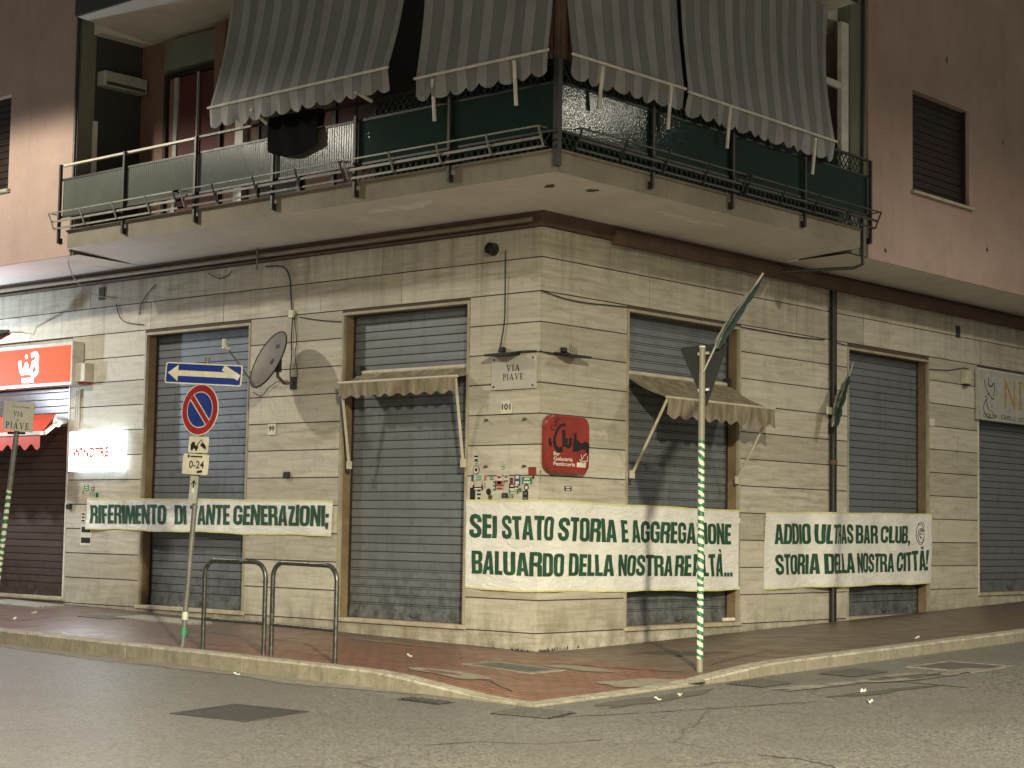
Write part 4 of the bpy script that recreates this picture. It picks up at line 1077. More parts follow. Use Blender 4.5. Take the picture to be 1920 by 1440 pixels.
ink([(.06, .24), (.06, .0), (.1, -.05)], (.035, .035), .0038); ink([(.3, .42), (.29, .1), (.28, -.22)], (.03, .06), .0028); ink([(.3, .12), (.45, .06), (.42, -.1), (.28, -.1)], (.035, .06), .0044)
mb.flat(M, pts((-.97, .18), (-.92, .22), (-.86, .15), (-.8, .0), (-.82, -.12), (-.92, -.08), (-.98, .02)), .002)
mb.flat(M, pts((.44, .12), (.60, .07), (.8, .16), (.98, .06), (.97, -.2), (.9, -.3), (.78, -.12), (.6, -.12), (.44, -.2)), .0036)
mb.build('club_lettering', 'black_ink', root, fix=False)
mb = MB(); put(mb, M @ Matrix.Translation((-w2*.68, h2*.68, 0)) @ Matrix.Rotation(R_(52), 4, 'Z'), font_mesh('Caffè', 1), 0, 0, .0055, h=.07, w=.2); mb.build('small_lettering', 'black_ink', root, fix=False)
mb = MB()
for t, y, wd in (('Bar', -.33, .30), ('Gelateria', -.5, .9), ('Pasticceria', -.67, 1.02)):
    put(mb, M, font_mesh(t, 1, .02), w2*(-.72)+w2*wd/2, h2*y, .002, w=w2*wd, h=h2*(.13 if t == 'Bar' else .135))
mb.build('white_lettering', 'club_white', root, fix=False)
mb = MB()
mb.flat(M, pts((.38, -.62), (.42, -.58), (.50, -.60), (.58, -.56), (.66, -.62), (.74, -.57), (.84, -.58), (.82, -.72), (.80, -.76), (.38, -.75)), .002)
for P in ([(.62, -.5), (.7, -.36), (.84, -.27)], [(.5, -.48), (.62, -.55), (.86, -.52)], [(.58, -.30), (.62, -.5)], [(.88, -.35), (.9, -.5), (.82, -.56)]): mb.flat(M, stroke(pts(*P), .012), .0031+.0009*random.random())
mb.build('sundae_drawing', 'club_white', root, fix=False)
# hairdresser sign on the right
root, M, w2, h2 = wall_plate('shop_sign', 'R', [(1833, 689), (2010, 722), (2010, 812), (1834, 781)], .05, 'sign_panel_grey', 'white hairdresser sign with gold letters and a curly black line drawing', 'sign', o=.02, part='panel')
mb = MB()
cx = -w2+.36
def ln(P, wd, z=.002): mb.flat(M, stroke(smooth([(cx+x, y) for x, y in P]), wd), z)
ln([(-.13, .28), (-.08, .16), (.02, .05), (.10, -.01)], .018); ln([(.04, .32), (.03, .20), (.14, .16), (.24, .23), (.26, .12), (.22, .0)], .022, .0026)
ln([(.0, .03), (.08, .0), (.16, -.05), (.24, -.05)], .02, .0032); ln([(-.10, -.02), (-.02, -.06), (-.10, -.12), (-.16, -.22), (-.10, -.33), (.02, -.39), (.14, -.40)], .018, .0038)
ln([(-.04, -.10), (.0, -.2), (.05, -.26)], .02, .0044); ln([(.05, -.27), (.14, -.27), (.2, -.3), (.26, -.37)], .010, .005); ln([(.12, -.2), (.2, -.19), (.2, -.23)], .009, .002)
mb.build('line_drawing', 'black_ink', root, fix=False)
mb = MB(); gx = lambda x, y: (Rp(x, y, .07)[0]-M.translation.y, Rp(x, y, .07)[1]-M.translation.z)
(n0, na), (n1, nb) = gx(1884, 765), gx(1903, 715); (i0, ia), (i1, ib) = gx(1909, 768), gx(1917, 720)
put(mb, M, font_mesh('N', 1, 0), (n0+n1)/2, (na+nb)/2, .002, w=n1-n0, h=nb-na)
put(mb, M, serif('I'), (i0+i1)/2, (na+nb)/2, .002, w=i1-i0, h=nb-na)
mb.build('gold_lettering', 'gold_ink', root, fix=False)
mb = MB(); put(mb, M, font_mesh('COLOR · CAPELLI · COLORE', 1, .0), -w2+1.2, -h2+.085, .002, w=2.0, h=.075); mb.build('small_lettering', 'sign_back', root, fix=False)
# phone shop fascia, lit
root, M, w2, h2 = wall_plate('shop_fascia', 'L', [(-80, 660), (136, 640), (134, 723), (-80, 734)], .22, 'white_paint', 'lit red phone shop fascia with a white logo reading WINDTRE', 'sign', o=.02, part='case')
mb = MB(); mb.prism(M, [(-w2+.03, -h2+.05), (w2-.04, -h2+.05), (w2-.04, h2-.06), (-w2+.03, h2-.06)], .002, .008); mb.build('lit_panel', 'sign_glow_red', root)
mb = MB(); ox = Lp(54, 685, .24)[0]-M.translation.x
def lg(P, wd, z): mb.flat(M, stroke(smooth([(ox+x, y) for x, y in P]), wd), z)
lg([(-.26, .10), (-.20, -.08), (-.12, -.10), (-.06, .04), (.0, -.09), (.08, -.08), (.15, .08)], .075, .0100)
lg([(.08, .17), (.20, .20), (.26, .12), (.16, .04), (.25, .0), (.26, -.10), (.16, -.15), (.07, -.10)], .075, .0112)
mb.prism(M @ Matrix.Translation((ox-.06, .16, .0)), disc(.035, 14), .0100, .0115)
put(mb, M, font_mesh('WINDTRE', 1, .03), ox-.0, -.235, .0125, w=.36, h=.085); mb.build('logo', 'sign_glow_white', root, fix=False)
# small light box on the pillar
root, M, w2, h2 = wall_plate('light_box', 'L', [(131, 810), (224, 806), (222, 882), (129, 885)], .14, 'lightbox_side', 'glaring white light box with faint WINDTRE letters on the pillar', 'sign', o=.02, part='case')
mb = MB(); mb.prism(M, [(-w2+.012, -h2+.012), (w2-.012, -h2+.012), (w2-.012, h2-.012), (-w2+.012, h2-.012)], .001, .006); mb.build('lit_panel', 'lightbox_glow', root)
mb = MB(); put(mb, M, font_mesh('WINDTRE', 1, .06), -.08, -.02, .009, w=w2*1.5, h=.17); mb.build('lettering', 'lightbox_ink', root, fix=False)
# shop spotlight on an arm
u, z = Lp(62, 627, .02)
root = empty('sign_spotlight', LW(-11.3, 4.5, .8), 'white sign spotlight on a thin arm above the red shop fascia', 'spotlight')
mb = MB(); mb.tube([LW(u, z, .0), LW(u-.1, z+.03, .15), LW(-10.95, 4.60, .62)], .014, 6); mb.build('arm', 'white_paint', root)
mb = MB(); mb.tube([LW(-10.95, 4.60, .62), LW(-11.12, 4.56, .70)], [.045, .085], 12); mb.build('lamp_head', 'dark_iron', root, smooth=True)
mb = MB(); M = Matrix.Translation(LW(-11.128, 4.557, .704)) @ Vector((-.87, -.4, -.2)).to_track_quat('Z', 'Y').to_matrix().to_4x4(); mb.prism(M, disc(.07, 16), 0, .004); mb.build('lens', 'spot_lens', root)
l = bpy.data.lights.new('shop_spot_light', 'SPOT'); l.energy = 430; l.color = (.70, .84, 1); l.spot_size = R_(175); l.spot_blend = .6; l.shadow_soft_size = .08
o = bpy.data.objects.new('shop_spot_light', l); COL.objects.link(o); o.location = LW(-12.9, 3.75, 1.7); o.rotation_euler = Vector((.85, .45, .1)).to_track_quat('-Z', 'Y').to_euler()
# siren boxes and conduits
def alarm(side, px, py, w, h, dpt, label):
    u, z = (Lp if side == 'L' else Rp)(px, py, dpt); P = LW if side == 'L' else RW
    root = empty('alarm_box', P(u, z-h/2, 0.0), label, 'alarm box', 'alarm siren boxes')
    mb = MB(); mb.wbox(side, u-w/2, u+w/2, z-h/2, z+h/2, .004, dpt); mb.build('casing', 'cream_paint', root, bevel=.012)
    mb = MB(); mb.wbox(side, u-w*.35, u+w*.35, z-h/2-.035, z-h/2-.001, .03, dpt*.8); mb.build('lamp', 'sticker_red' if side == 'L' else 'black_rubber', root, bevel=.01)
    return u, z
alarm('L', 150, 698, .26, .30, .17, 'beige alarm box with a red lamp at the end of the red shop fascia')
alarm('R', 1818, 707, .20, .24, .12, 'beige alarm box with a cable loop left of the hairdresser sign')
mb = MB(); u, z = Lp(146, 730, .03)
for k in range(3): mb.tube([LW(u+.05*k-.05, z, .03), LW(u+.05*k-.05, z-.62, .03)], .012, 6)
one(mb, 'conduit', 'white_paint', 'three white conduits running down the pillar from the beige alarm box', 'conduit')
# red retractable awning of the phone shop
P = LW; ua, ub = -13.2, Lp(77, 828, .75)[0]; zf = Lp(77, 812, .75)[1]; ut, zt = Lp(108, 776, .0)
root = empty('shop_awning', LW((ua+ub)/2, zf-.25, .75), 'red half-folded awning with a wavy edge over the dark shop shutter', 'awning')
mb = MB(); mb.grid(lambda u, v: P(ua+(ub-ua)*u+(ut-ub)*u*v, zf*(1-v)+zt*v, .75*(1-v)+.02*v), 20, 6); mb.build('canvas', 'red_canvas', root, smooth=True)
mb = MB(); mb.grid(lambda u, v: P(ua+(ub-ua)*u, zf-.02-(.20+.05*math.sin(u*(ub-ua)*19))*(1-v), .77), 60, 3); mb.build('valance', 'red_canvas', root, smooth=True)
mb = MB(); mb.bar(P(ua, zf, .76), P(ub+.02, zf, .76), .05, .06); mb.build('front_bar', 'white_paint', root)
mb = MB(); a = Lp(92, 812, .70); b = Lp(108, 792, .35); c = Lp(122, 790, .06)
mb.tube([P(ub, zf, .70), P(*b, .35)], .035, 8); mb.tube([P(*b, .35), P(*c, .05)], .04, 8); mb.prism(wallm('L', *b, .33), disc(.075, 16), 0, .06); mb.build('folding_arm', 'white_paint', root, smooth=True)

# ------------------------------------------------------------------ stickers
def sticker(side, px, py, w, h, mat, label, ink=None, round_=False, grp='stickers on the corner pillar', txt=None):
    u, z = (Lp if side == 'L' else Rp)(px, py, .005); M = wallm(side, u, z, .0045)
    root = empty('sticker', M.translation, label, 'sticker', grp)
    mb = MB(); mb.prism(M, disc(w/2, 20) if round_ else [(-w/2, -h/2), (w/2, -h/2), (w/2, h/2), (-w/2, h/2)], 0, .0015); mb.build('backing', mat, root)
    if ink:
        mb = MB(); r = random.Random(int(px*7+py)); Mi = M @ Matrix.Translation((0, 0, .0015))
        if round_:
            a = disc(w*.40, 20); b = disc(w*.22, 20)
            for k in range(20): mb.face([Mi @ Vector((*q, .001)) for q in (a[k], a[(k+1) % 20], b[(k+1) % 20], b[k])])
        elif txt: put(mb, Mi, font_mesh(txt, 1, .02), 0, 0, .001, w=w*.8, h=h*.5)
        else:
            n = r.choice((2, 3, 3)); 
            for k in range(n):
                y = h*(.5-(k+.5)/n); ww = w*r.uniform(.5, .85)/2; mb.flat(Mi, [(-ww, y-h*.26/n), (ww, y-h*.26/n), (ww, y+h*.26/n), (-ww, y+h*.26/n)], .001)
        mb.build('print', ink, root, fix=False)
S = [(893, 859, .09, .09, 'sticker_pale', 'pale sticker with dark scribble above two stripes', 'black_ink', 0), (894, 867, .12, .035, 'plate_white', 'white strip sticker with two green bars', 'sticker_green', 0),
 (893, 881, .115, .115, 'black_ink', 'round black sticker with a pale ring left of the green ring', 'plate_white', 1), (943, 875, .075, .075, 'sticker_green', 'small round green ring sticker on bare stone', 'plate_white', 1),
 (998, 883, .13, .10, 'sticker_red', 'dark red sticker with three lines next to the corner edge', 'club_red', 0), (886, 896, .04, .09, 'sticker_blue', 'narrow bluish pennant sticker at the left end of the top row', None, 0),
 (898, 896, .17, .07, 'sticker_pale', 'pale green oval-looking sticker at the left of the top row', 'sticker_green', 0), (910, 896, .05, .07, 'sticker_pink', 'small pinkish sticker in the top row', 'sticker_red', 0),
 (922, 896, .09, .05, 'sticker_pale', 'faded pale sticker with grey writing in the top row', 'sign_back', 0), (936, 899, .08, .12, 'plate_white', 'white sticker with an orange frame in the top row', 'sticker_red', 0),
 (949, 898, .08, .12, 'sticker_pale', 'tall faded green sticker in the top row', 'pole_grey', 0), (959, 903, .055, .10, 'sticker_red', 'dark red upright sticker left of the blue one', 'black_ink', 0),
 (970, 900, .10, .14, 'sticker_blue', 'dark blue sticker with white spots', 'plate_white', 0), (988, 901, .17, .09, 'sticker_green', 'wide green and white flag sticker', 'plate_white', 0), (1000, 895, .04, .04, 'sign_back', 'tiny dark round sticker near the corner edge', None, 1),
 (897, 907, .16, .07, 'sticker_pink', 'pink striped sticker above the black label', 'plate_white', 0), (896, 914, .18, .07, 'black_ink', 'black label sticker with white writing', 'plate_white', 0), (909, 909, .06, .06, 'plate_white', 'small white sticker with black marks', 'black_ink', 0),
 (927, 911, .06, .14, 'sticker_pale', 'pale green strip sticker', 'pole_grey', 0), (937, 910, .16, .12, 'sticker_pink', 'brown and cream lined sticker in the middle', 'club_red', 0), (960, 914, .10, .09, 'black_ink', 'black square sticker with a white swoosh', 'plate_white', 0),
 (968, 913, .07, .08, 'black_ink', 'black square sticker with a pale frame', 'plate_white', 0), (987, 914, .11, .11, 'plate_white', 'round white badge sticker with a dark emblem', 'sign_back', 1), (886, 926, .09, .16, 'black_ink', 'big black sticker at the bottom left over the banner', 'sign_back', 0),
 (898, 927, .11, .15, 'sticker_pale', 'pale grey sticker beside the big black one', 'sign_back', 0), (916, 922, .085, .11, 'black_ink', 'black oval sticker in the bottom row', None, 1), (919, 932, .07, .07, 'sign_back', 'dark round sticker just above the banner', 'pole_grey', 1),
 (933, 922, .16, .05, 'plate_white', 'white sticker with thin lines below the brown one', 'sticker_pale', 0), (946, 929, .10, .07, 'black_ink', 'black flag-shaped sticker in the bottom row', 'pole_grey', 0), (963, 922, .16, .06, 'sticker_green', 'dark green lettering strip sticker', 'plate_white', 0),
 (957, 930, .09, .04, 'sign_back', 'grey strip sticker with a white line', 'plate_white', 0), (975, 919, .06, .07, 'sticker_green', 'round dark green sticker right of the lettering strip', 'pole_grey', 1), (985, 930, .09, .13, 'black_ink', 'tall black sticker with a pale star', 'pole_grey', 0),
 (930, 931, .10, .05, 'sticker_pale', 'yellowish green sticker touching the banner', None, 0)]
for px, py, w_, h_, mt, lb, ik, rd in S: sticker('L', px, py, w_, h_, mt, lb, ik, bool(rd))
sticker('R', 1065, 916, .14, .055, 'black_ink', 'small black framed sticker below the red bar sign', 'plate_white', grp='small stickers right of the corner')
sticker('R', 1168, 910, .04, .05, 'plate_white', 'tiny white tag sticker beside the doorway on the right', 'sign_back', grp='small stickers right of the corner')
sticker('R', 1013, 885, .045, .045, 'sticker_pale', 'tiny pale square sticker at the corner edge, upper of two', 'sign_back', grp='small stickers right of the corner')
sticker('R', 1013, 897, .045, .045, 'sticker_pale', 'tiny pale square sticker at the corner edge, lower of two', 'sign_back', grp='small stickers right of the corner')
g2 = 'stickers on the lit pillar'
for px, py, w_, h_, mt, lb, ik in ((162, 914, .13, .09, 'sticker_green', 'bright green sticker on the lit pillar under the light box', 'plate_white'), (174, 916, .08, .07, 'sign_back', 'dark small sticker right of the bright green one', 'plate_white'),
   (156, 923, .09, .06, 'plate_white', 'white sticker with a dark border on the lit pillar', 'sign_back'), (173, 926, .11, .05, 'sticker_green', 'slanted green sticker just above the long banner', 'plate_white'), (182, 928, .07, .07, 'sticker_green', 'dark green square sticker rightmost above the long banner', 'black_ink'),
   (156, 970, .11, .16, 'plate_white', 'white notice with black blocks left of the long banner', 'black_ink'), (161, 1003, .30, .34, 'plate_white', 'white printed notice below the left end of the long banner', 'sign_back')):
    sticker('L', px, py, w_, h_, mt, lb, ik, grp=g2)

# ------------------------------------------------------------------ satellite dish
dc = Vector((-4.62, -.50, 3.84)); dn = Vector((-.22, -.885, .41)).normalized()
root = empty('satellite_dish', LW(*Lp(550, 712), 0), 'grey satellite dish on a bent wall arm between the two left shutters', 'satellite dish')
dx = dn.cross(Vector((0, 0, 1))).normalized(); dy = dx.cross(dn).normalized()*-1
def dpt(r, a, t=0.0): return dc+dx*(r*math.cos(a)*.95)+dy*(r*math.sin(a)*1.05)+dn*((r*r-.18)*.38-t)
mb = MB(); N = 44
for t in (0.0, .012):
    for i in range(8):
        for k in range(N):
            a0, a1 = 2*math.pi*k/N, 2*math.pi*(k+1)/N; r0, r1 = .42*i/8, .42*(i+1)/8
            if i: mb.face([dpt(r0, a0, t), dpt(r1, a0, t), dpt(r1, a1, t), dpt(r0, a1, t)])
            else: mb.face([dpt(0, 0, t), dpt(r1, a0, t), dpt(r1, a1, t)])
mb.build('reflector', 'dish_grey', root, smooth=True)
mb = MB(); mb.tube([dpt(.423, 2*math.pi*k/N, .004) for k in range(N+1)], .011, 6); mb.build('rim', 'sign_back', root, smooth=True)
mb = MB(); a, b = dc-dn*.06, dc-dn*.17; mb.tube([a, b], .05, 10); mb.bar(b+Vector((0, 0, .08)), b-Vector((0, 0, .10)), .07, .09); mb.build('mount', 'black_rubber', root, bevel=.006)
u, z = Lp(553, 716); mb = MB(); mb.tube([b-Vector((0, 0, .02)), b+Vector((0, .0, -.16)), Vector((u-.05, -.16, z-.03)), Vector((u, -.02, z-.02))], .024, 8); mb.build('wall_arm', 'cornice_brown', root, smooth=True)
mb = MB(); mb.wbox('L', u-.055, u+.055, z-.11, z+.07, .004, .05); mb.build('wall_bracket', 'dark_iron', root, bevel=.006)
lb = dc+dn*.70-Vector((0, 0, .17)); lo = dpt(.43, math.pi*1.5, .0)
if lo.z > dc.z: lo = dpt(.43, math.pi*.5, .0)
mb = MB(); mb.tube([lo-dn*.02, lb], .012, 6); mb.build('feed_arm', 'pole_grey', root)
mb = MB(); mb.tube([lb-dn*.03, lb+dn*.06], [.032, .045], 10); mb.tube([lb+dn*.05-dy*.0, lb+dn*.05+Vector((.0, 0, .1))], .03, 8); mb.build('feed_head', 'plate_white', root, smooth=True)
M = Matrix.Translation(dc+dx*0) @ Matrix(((dx.x, dy.x, dn.x, 0), (dx.y, dy.y, dn.y, 0), (dx.z, dy.z, dn.z, 0), (0, 0, 0, 1)))
up = 1 if (dy.z > 0) else -1
mb = MB(); mb.flat(M, [(x, y*.55+.24*up) for x, y in disc(.055, 16)], (.24**2-.18)*.38+.012); mb.build('printed_mark', 'sticker_blue', root, fix=False)

# ------------------------------------------------------------------ cables and odd fixings on the wall
def cable(pts, r, mat, label, side='L', o=.02, grp='cables strung along the wall'):
    f = Lp if side == 'L' else Rp; P = LW if side == 'L' else RW; q = []
    for p in pts:
        oo = p[2] if len(p) > 2 else o; u, z = f(p[0], p[1], oo); q.append(P(u, z, oo))
    q2 = []
    for i in range(len(q)-1):
        a, b, c, d = q[max(i-1, 0)], q[i], q[i+1], q[min(i+2, len(q)-1)]
        for k in range(5):
            t = k/5; q2.append(.5*((2*b)+(c-a)*t+(2*a-5*b+4*c-d)*t*t+(3*b-a-3*c+d)*t**3))
    q2.append(q[-1]); mb = MB(); mb.tube(q2, r, 6)
    return one(mb, 'cable', mat, label, 'cable', grp, smooth=True)
cable([(498, 500, .06), (530, 500), (543, 520), (546, 560), (548, 588)], .011, 'cable_black', 'thick black cable bending down to the white junction above the dish')
cable([(549, 592), (546, 640), (547, 662), (544, 700), (545, 712)], .009, 'cable_black', 'black cable hanging from the white junction down to the dish bracket')
cable([(552, 592), (556, 640), (553, 665), (558, 700), (556, 712)], .006, 'cable_black', 'thin cable loop beside the dish bracket, right of the black one')
cable([(560, 594), (590, 599), (620, 602), (640, 603)], .006, 'cable_black', 'thin cable running right from the white junction to the doorway')
cable([(474, 735), (490, 742), (503, 728), (520, 716), (540, 714)], .006, 'cable_black', 'thin cable sagging under the dish', o=.03)
cable([(948, 470, .03), (947, 560), (946, 600), (940, 640), (935, 660)], .009, 'cable_black', 'black cable dropping from the cornice to the lamp bracket over the street name plate')
cable([(958, 661), (985, 658), (1006, 658, .02)], .008, 'cable_black', 'cable running from the left lamp bracket to the building corner')
cable([(1012, 658), (1035, 664), (1050, 663), (1060, 660), (1070, 664)], .008, 'cable_black', 'cable running from the building corner to the right lamp bracket', 'R')
cable([(1016, 545), (1060, 560), (1100, 568), (1140, 572), (1178, 576)], .008, 'cable_black', 'black cable sagging along the joint right of the corner, over the first shutter', 'R')
cable([(1390, 613), (1440, 622), (1500, 632), (1546, 637)], .008, 'cable_black', 'black cable along the wall from the first right shutter to the rainwater pipe', 'R')
cable([(1564, 640), (1575, 644), (1588, 648)], .008, 'cable_black', 'short cable between the rainwater pipe and the second right shutter', 'R')
cable([(1743, 692), (1780, 694), (1810, 690), (1820, 700)], .007, 'cable_black', 'cable running to the beige alarm box on the right', 'R')
cable([(127, 470, 1.2), (130, 500, .8), (145, 530, .4), (175, 552, .05), (215, 560)], .008, 'cable_pale', 'pale cable hanging from the balcony end to the dark wall hole')
cable([(218, 570), (225, 595), (240, 605), (270, 609)], .007, 'cable_black', 'loose cable loop above the leftmost grey shutter')
cable([(262, 590), (265, 570), (278, 550), (292, 533)], .007, 'cable_black', 'cable slanting up to the cornice above the leftmost grey shutter')
cable([(390, 512), (410, 522), (425, 518), (435, 508)], .007, 'cable_black', 'short cable loop hanging below the cornice')
mb = MB(); u, z = Lp(550, 590); mb.wbox('L', u-.05, u+.05, z-.05, z+.06, .004, .06); one(mb, 'junction_box', 'plate_white', 'white junction box with dangling cables above the dish', 'junction box', bevel=.012)
mb = MB(); u, z = Lp(494, 480); mb.tube([LW(u, 5.56, .12), LW(u, 5.22, .12)], .014, 6); one(mb, 'rod', 'pole_grey', 'short grey rod sticking down through the cornice', 'rod')
# two small lamp hoods left over on the corner
for side, a, b, lab in (('L', (914, 668), (962, 664), 'dark flat lamp bracket over the VIA PIAVE plate'), ('R', (1052, 663), (1102, 670), 'dark flat lamp bracket with bent wires right of the building corner')):
    f = Lp if side == 'L' else Rp; P = LW if side == 'L' else RW
    u0, z0 = f(*a, .16); u1, z1 = f(*b, .16); c = (u0+u1)/2
    root = empty('lamp_bracket', P(c, z0, 0), lab, 'bracket', 'lamp brackets at the corner')
    mb = MB(); mb.hexa([P(c-.22, 3.72, .004), P(c+.20, 3.72, .004), P(c+.25, 3.70, .24), P(c-.20, 3.70, .24), P(c-.22, 3.765, .004), P(c+.20, 3.765, .004), P(c+.25, 3.73, .24), P(c-.20, 3.73, .24)]); mb.build('plate', 'black_rubber', root)
    mb = MB(); mb.wbox(side, c-.11, c-.03, 3.77, 3.83, .01, .07); mb.build('clip', 'dark_iron', root, bevel=.01)
    for k in range(4 if side == 'R' else 1):
        mb = MB(); x = c-.02+.035*k; mb.tube([P(x, 3.745, .12), P(x+.004, 3.82, .11), P(x-.01, 3.89-.02*k, .10)], .003, 5); mb.build('wire', 'cable_black', root)
# bolts left in the pillar
for px, py in ((914, 788), (986, 786), (913, 875), (985, 874), (1102, 800)):
    if px > 1010: continue
    u, z = Lp(px, py); mb = MB(); mb.tube([LW(u, z, .0), LW(u, z, .05)], .016, 8); one(mb, 'bolt', 'cornice_brown', 'rusty bolt stub left in the stone pillar above the stickers', 'bolt', 'bolt stubs in the corner pillar')
for px, py, lb in ((132, 950, 'left of the long banner'), (540, 891, 'under house number 99')):
    u, z = Lp(px, py); mb = MB(); mb.wbox('L', u-.05, u+.06, z-.04, z+.05, .003, .06); one(mb, 'door_stop', 'dark_iron', 'small dark iron fitting on the wall joint '+lb, 'fitting', bevel=.015)

# ------------------------------------------------------------------ sign pole with the no-parking sign (leaning)
bx, by, bz = on_pav(342, 1212); base = Vector((bx, by, bz)); leanv = (Vector((.75*.057, .66*.057, 1))).normalized()
root = empty('sign_pole', base, 'leaning grey pole carrying a blue one-way arrow, a round no-parking sign and small plates', 'road sign')
def up_at(h): return base+leanv*h
mb = MB(); mb.tube([up_at(-.05), up_at(1.2), up_at(3.38)], .031, 12); mb.build('pole', 'pole_grey', root, smooth=True)
mb = MB(); mb.tube([up_at(.31), up_at(.40)], .036, 12); mb.tube([up_at(.33), up_at(.36)], .039, 12); mb.build('tape_wrap', 'sticker_pale', root, smooth=True)
mb = MB(); mb.tube([up_at(.13), up_at(.215)], .036, 12); mb.build('tape_band', 'sticker_green', root, smooth=True)
def sign_frame(h, ang, off=.05, right=0.0):
    Zv = Vector((math.cos(R_(ang)), math.sin(R_(ang)), 0)); Zv = (Zv-leanv*Zv.dot(leanv)).normalized(); Xv = leanv.cross(Zv).normalized(); p = up_at(h)+Zv*off+Xv*right
    M = Matrix.Identity(4)
    for i in range(3): M[i][0], M[i][1], M[i][2], M[i][3] = Xv[i], leanv[i], Zv[i], p[i]
    return M
def hgt(y): 
    best = min([i*.01 for i in range(0, 400)], key=lambda h: abs(720-F_*float((np.array(up_at(h))-CAM) @ _u2)/float((np.array(up_at(h))-CAM) @ _fw)-y)); return best
h = hgt(769); M = sign_frame(h, -85)
mb = MB(); mb.prism(M, disc(.305, 48), -.004, .002); s = mb.build('no_parking_sign', 'sign_white', root)
def ring(mb, M, r0, r1, z, n=48):
    for k in range(n):
        a, b = 2*math.pi*k/n, 2*math.pi*(k+1)/n; mb.face([M @ Vector((r*math.cos(t), r*math.sin(t), z)) for r, t in ((r0, a), (r1, a), (r1, b), (r0, b))])
mb = MB(); ring(mb, M, .215, .292, .0035); 
q = [(-.205, .150), (-.150, .205), (.205, -.150), (.150, -.205)]; c45 = math.cos(R_(45))
bar = [(-.19, -.031), (.19, -.031), (.19, .031), (-.19, .031)]
Mr = M @ Matrix.Rotation(R_(-45), 4, 'Z'); mb.flat(Mr, [(-.211, -.031), (.211, -.031), (.211, .031), (-.211, .031)], .0036); mb.build('red_ring_and_bar', 'sign_red', s, fix=False)
mb = MB()
for sg in (1, -1):
    P = []; a0 = math.asin(.045/.203)
    for k in range(25): t = a0+(math.pi-2*a0)*k/24; P.append((.203*math.cos(t), sg*.203*math.sin(t)))
    mb.flat(Mr, P, .0035)
mb.build('blue_field', 'sign_blue', s, fix=False)
h = hgt(702); M = sign_frame(h, -66, .05, -.01)
mb = MB(); mb.prism(M, rr(-.5, -.125, .5, .125, .03), -.004, .002); s = mb.build('arrow_sign', 'sign_white', root)
mb = MB(); mb.flat(M, rr(-.485, -.110, .485, .110, .02), .0035); mb.build('blue_field', 'sign_blue', s, fix=False)
mb = MB(); mb.flat(M, [(-.465, 0), (-.33, -.098), (-.33, -.033), (.44, -.033), (.44, .033), (-.33, .033), (-.33, .098)], .005); mb.build('white_arrow', 'sign_white', s, fix=False)
mb = MB(); mb.flat(M @ Matrix.Translation((.36, .03, 0)) @ Matrix.Rotation(R_(-28), 4, 'Z'), [(-.12, -.035), (.12, -.035), (.12, .035), (-.12, .035)], .0066); mb.build('sticker', 'plate_white', s, fix=False)
h = hgt(835); M = sign_frame(h, -85, .045, .02)
mb = MB(); mb.prism(M, rr(-.165, -.095, .165, .095, .02), -.003, .002); s = mb.build('tow_plate', 'sign_white', root)
mb = MB()   # tow truck pictogram: truck, jib, towed car
mb.flat(M, [(-.125, -.05), (-.125, .0), (-.10, .03), (-.06, .03), (-.05, -.01), (.0, -.01), (.0, -.05)], .003)
mb.flat(M, stroke([(-.02, -.005), (.05, .06), (.075, .01)], .014), .0036)
mb.flat(M, [(.035, -.012), (.125, -.055), (.135, -.03), (.115, .0), (.085, .022), (.05, .02)], .0042)
for x in (-.1, -.03): mb.prism(M @ Matrix.Translation((x, -.055, 0)), disc(.02, 12), .0030, .0034)
mb.build('tow_truck_pictogram', 'black_ink', s, fix=False)
h = hgt(870.5); M = sign_frame(h, -85, .046, .0)
mb = MB(); mb.prism(M, rr(-.215, -.12, .215, .12, .025), -.003, .002); s = mb.build('hours_plate', 'sign_white', root)
mb = MB(); put(mb, M, font_mesh('0-24', 1, .015), .02, -.005, .003, w=.25, h=.09); put(mb, M @ Matrix.Translation((.08, -.085, 0)) @ Matrix.Rotation(R_(8), 4, 'Z'), ([Vector((-.5, -.2, 0)), Vector((.5, -.2, 0)), Vector((.5, .2, 0)), Vector((-.5, .2, 0))], [(0, 1, 2, 3)]), 0, 0, .0035, w=.09, h=.03)
mb.flat(M, rr(-.14, .075, -.105, .108, .004), .003); mb.flat(M, rr(-.09, .08, .11, .098, .003), .003); mb.build('print', 'black_ink', s, fix=False)
mb = MB(); mb.flat(M @ Matrix.Translation((-.16, -.08, 0)), disc(.04, 16), .0032); mb.build('sticker', 'plate_white', s, fix=False)
h0, h1 = hgt(944), hgt(893); M = sign_frame((h0+h1)/2, -85, .045, .0); hh = (h1-h0)/2
mb = MB(); mb.prism(M, rr(-.065, -hh, .065, hh, .012), -.003, .002); s = mb.build('arrow_plate', 'sign_panel_grey', root)
mb = MB(); mb.flat(M, [(0, hh*.75), (.045, hh*.42), (.035, hh*.36), (.011, hh*.52), (.011, hh*.16), (-.011, hh*.16), (-.011, hh*.52), (-.035, hh*.36), (-.045, hh*.42)], .003); mb.build('black_arrow', 'black_ink', s, fix=False)
mb = MB(); mb.flat(M @ Matrix.Translation((0, -hh*.05, 0)), disc(.028, 14), .003); mb.build('sticker', 'plate_white', s, fix=False)

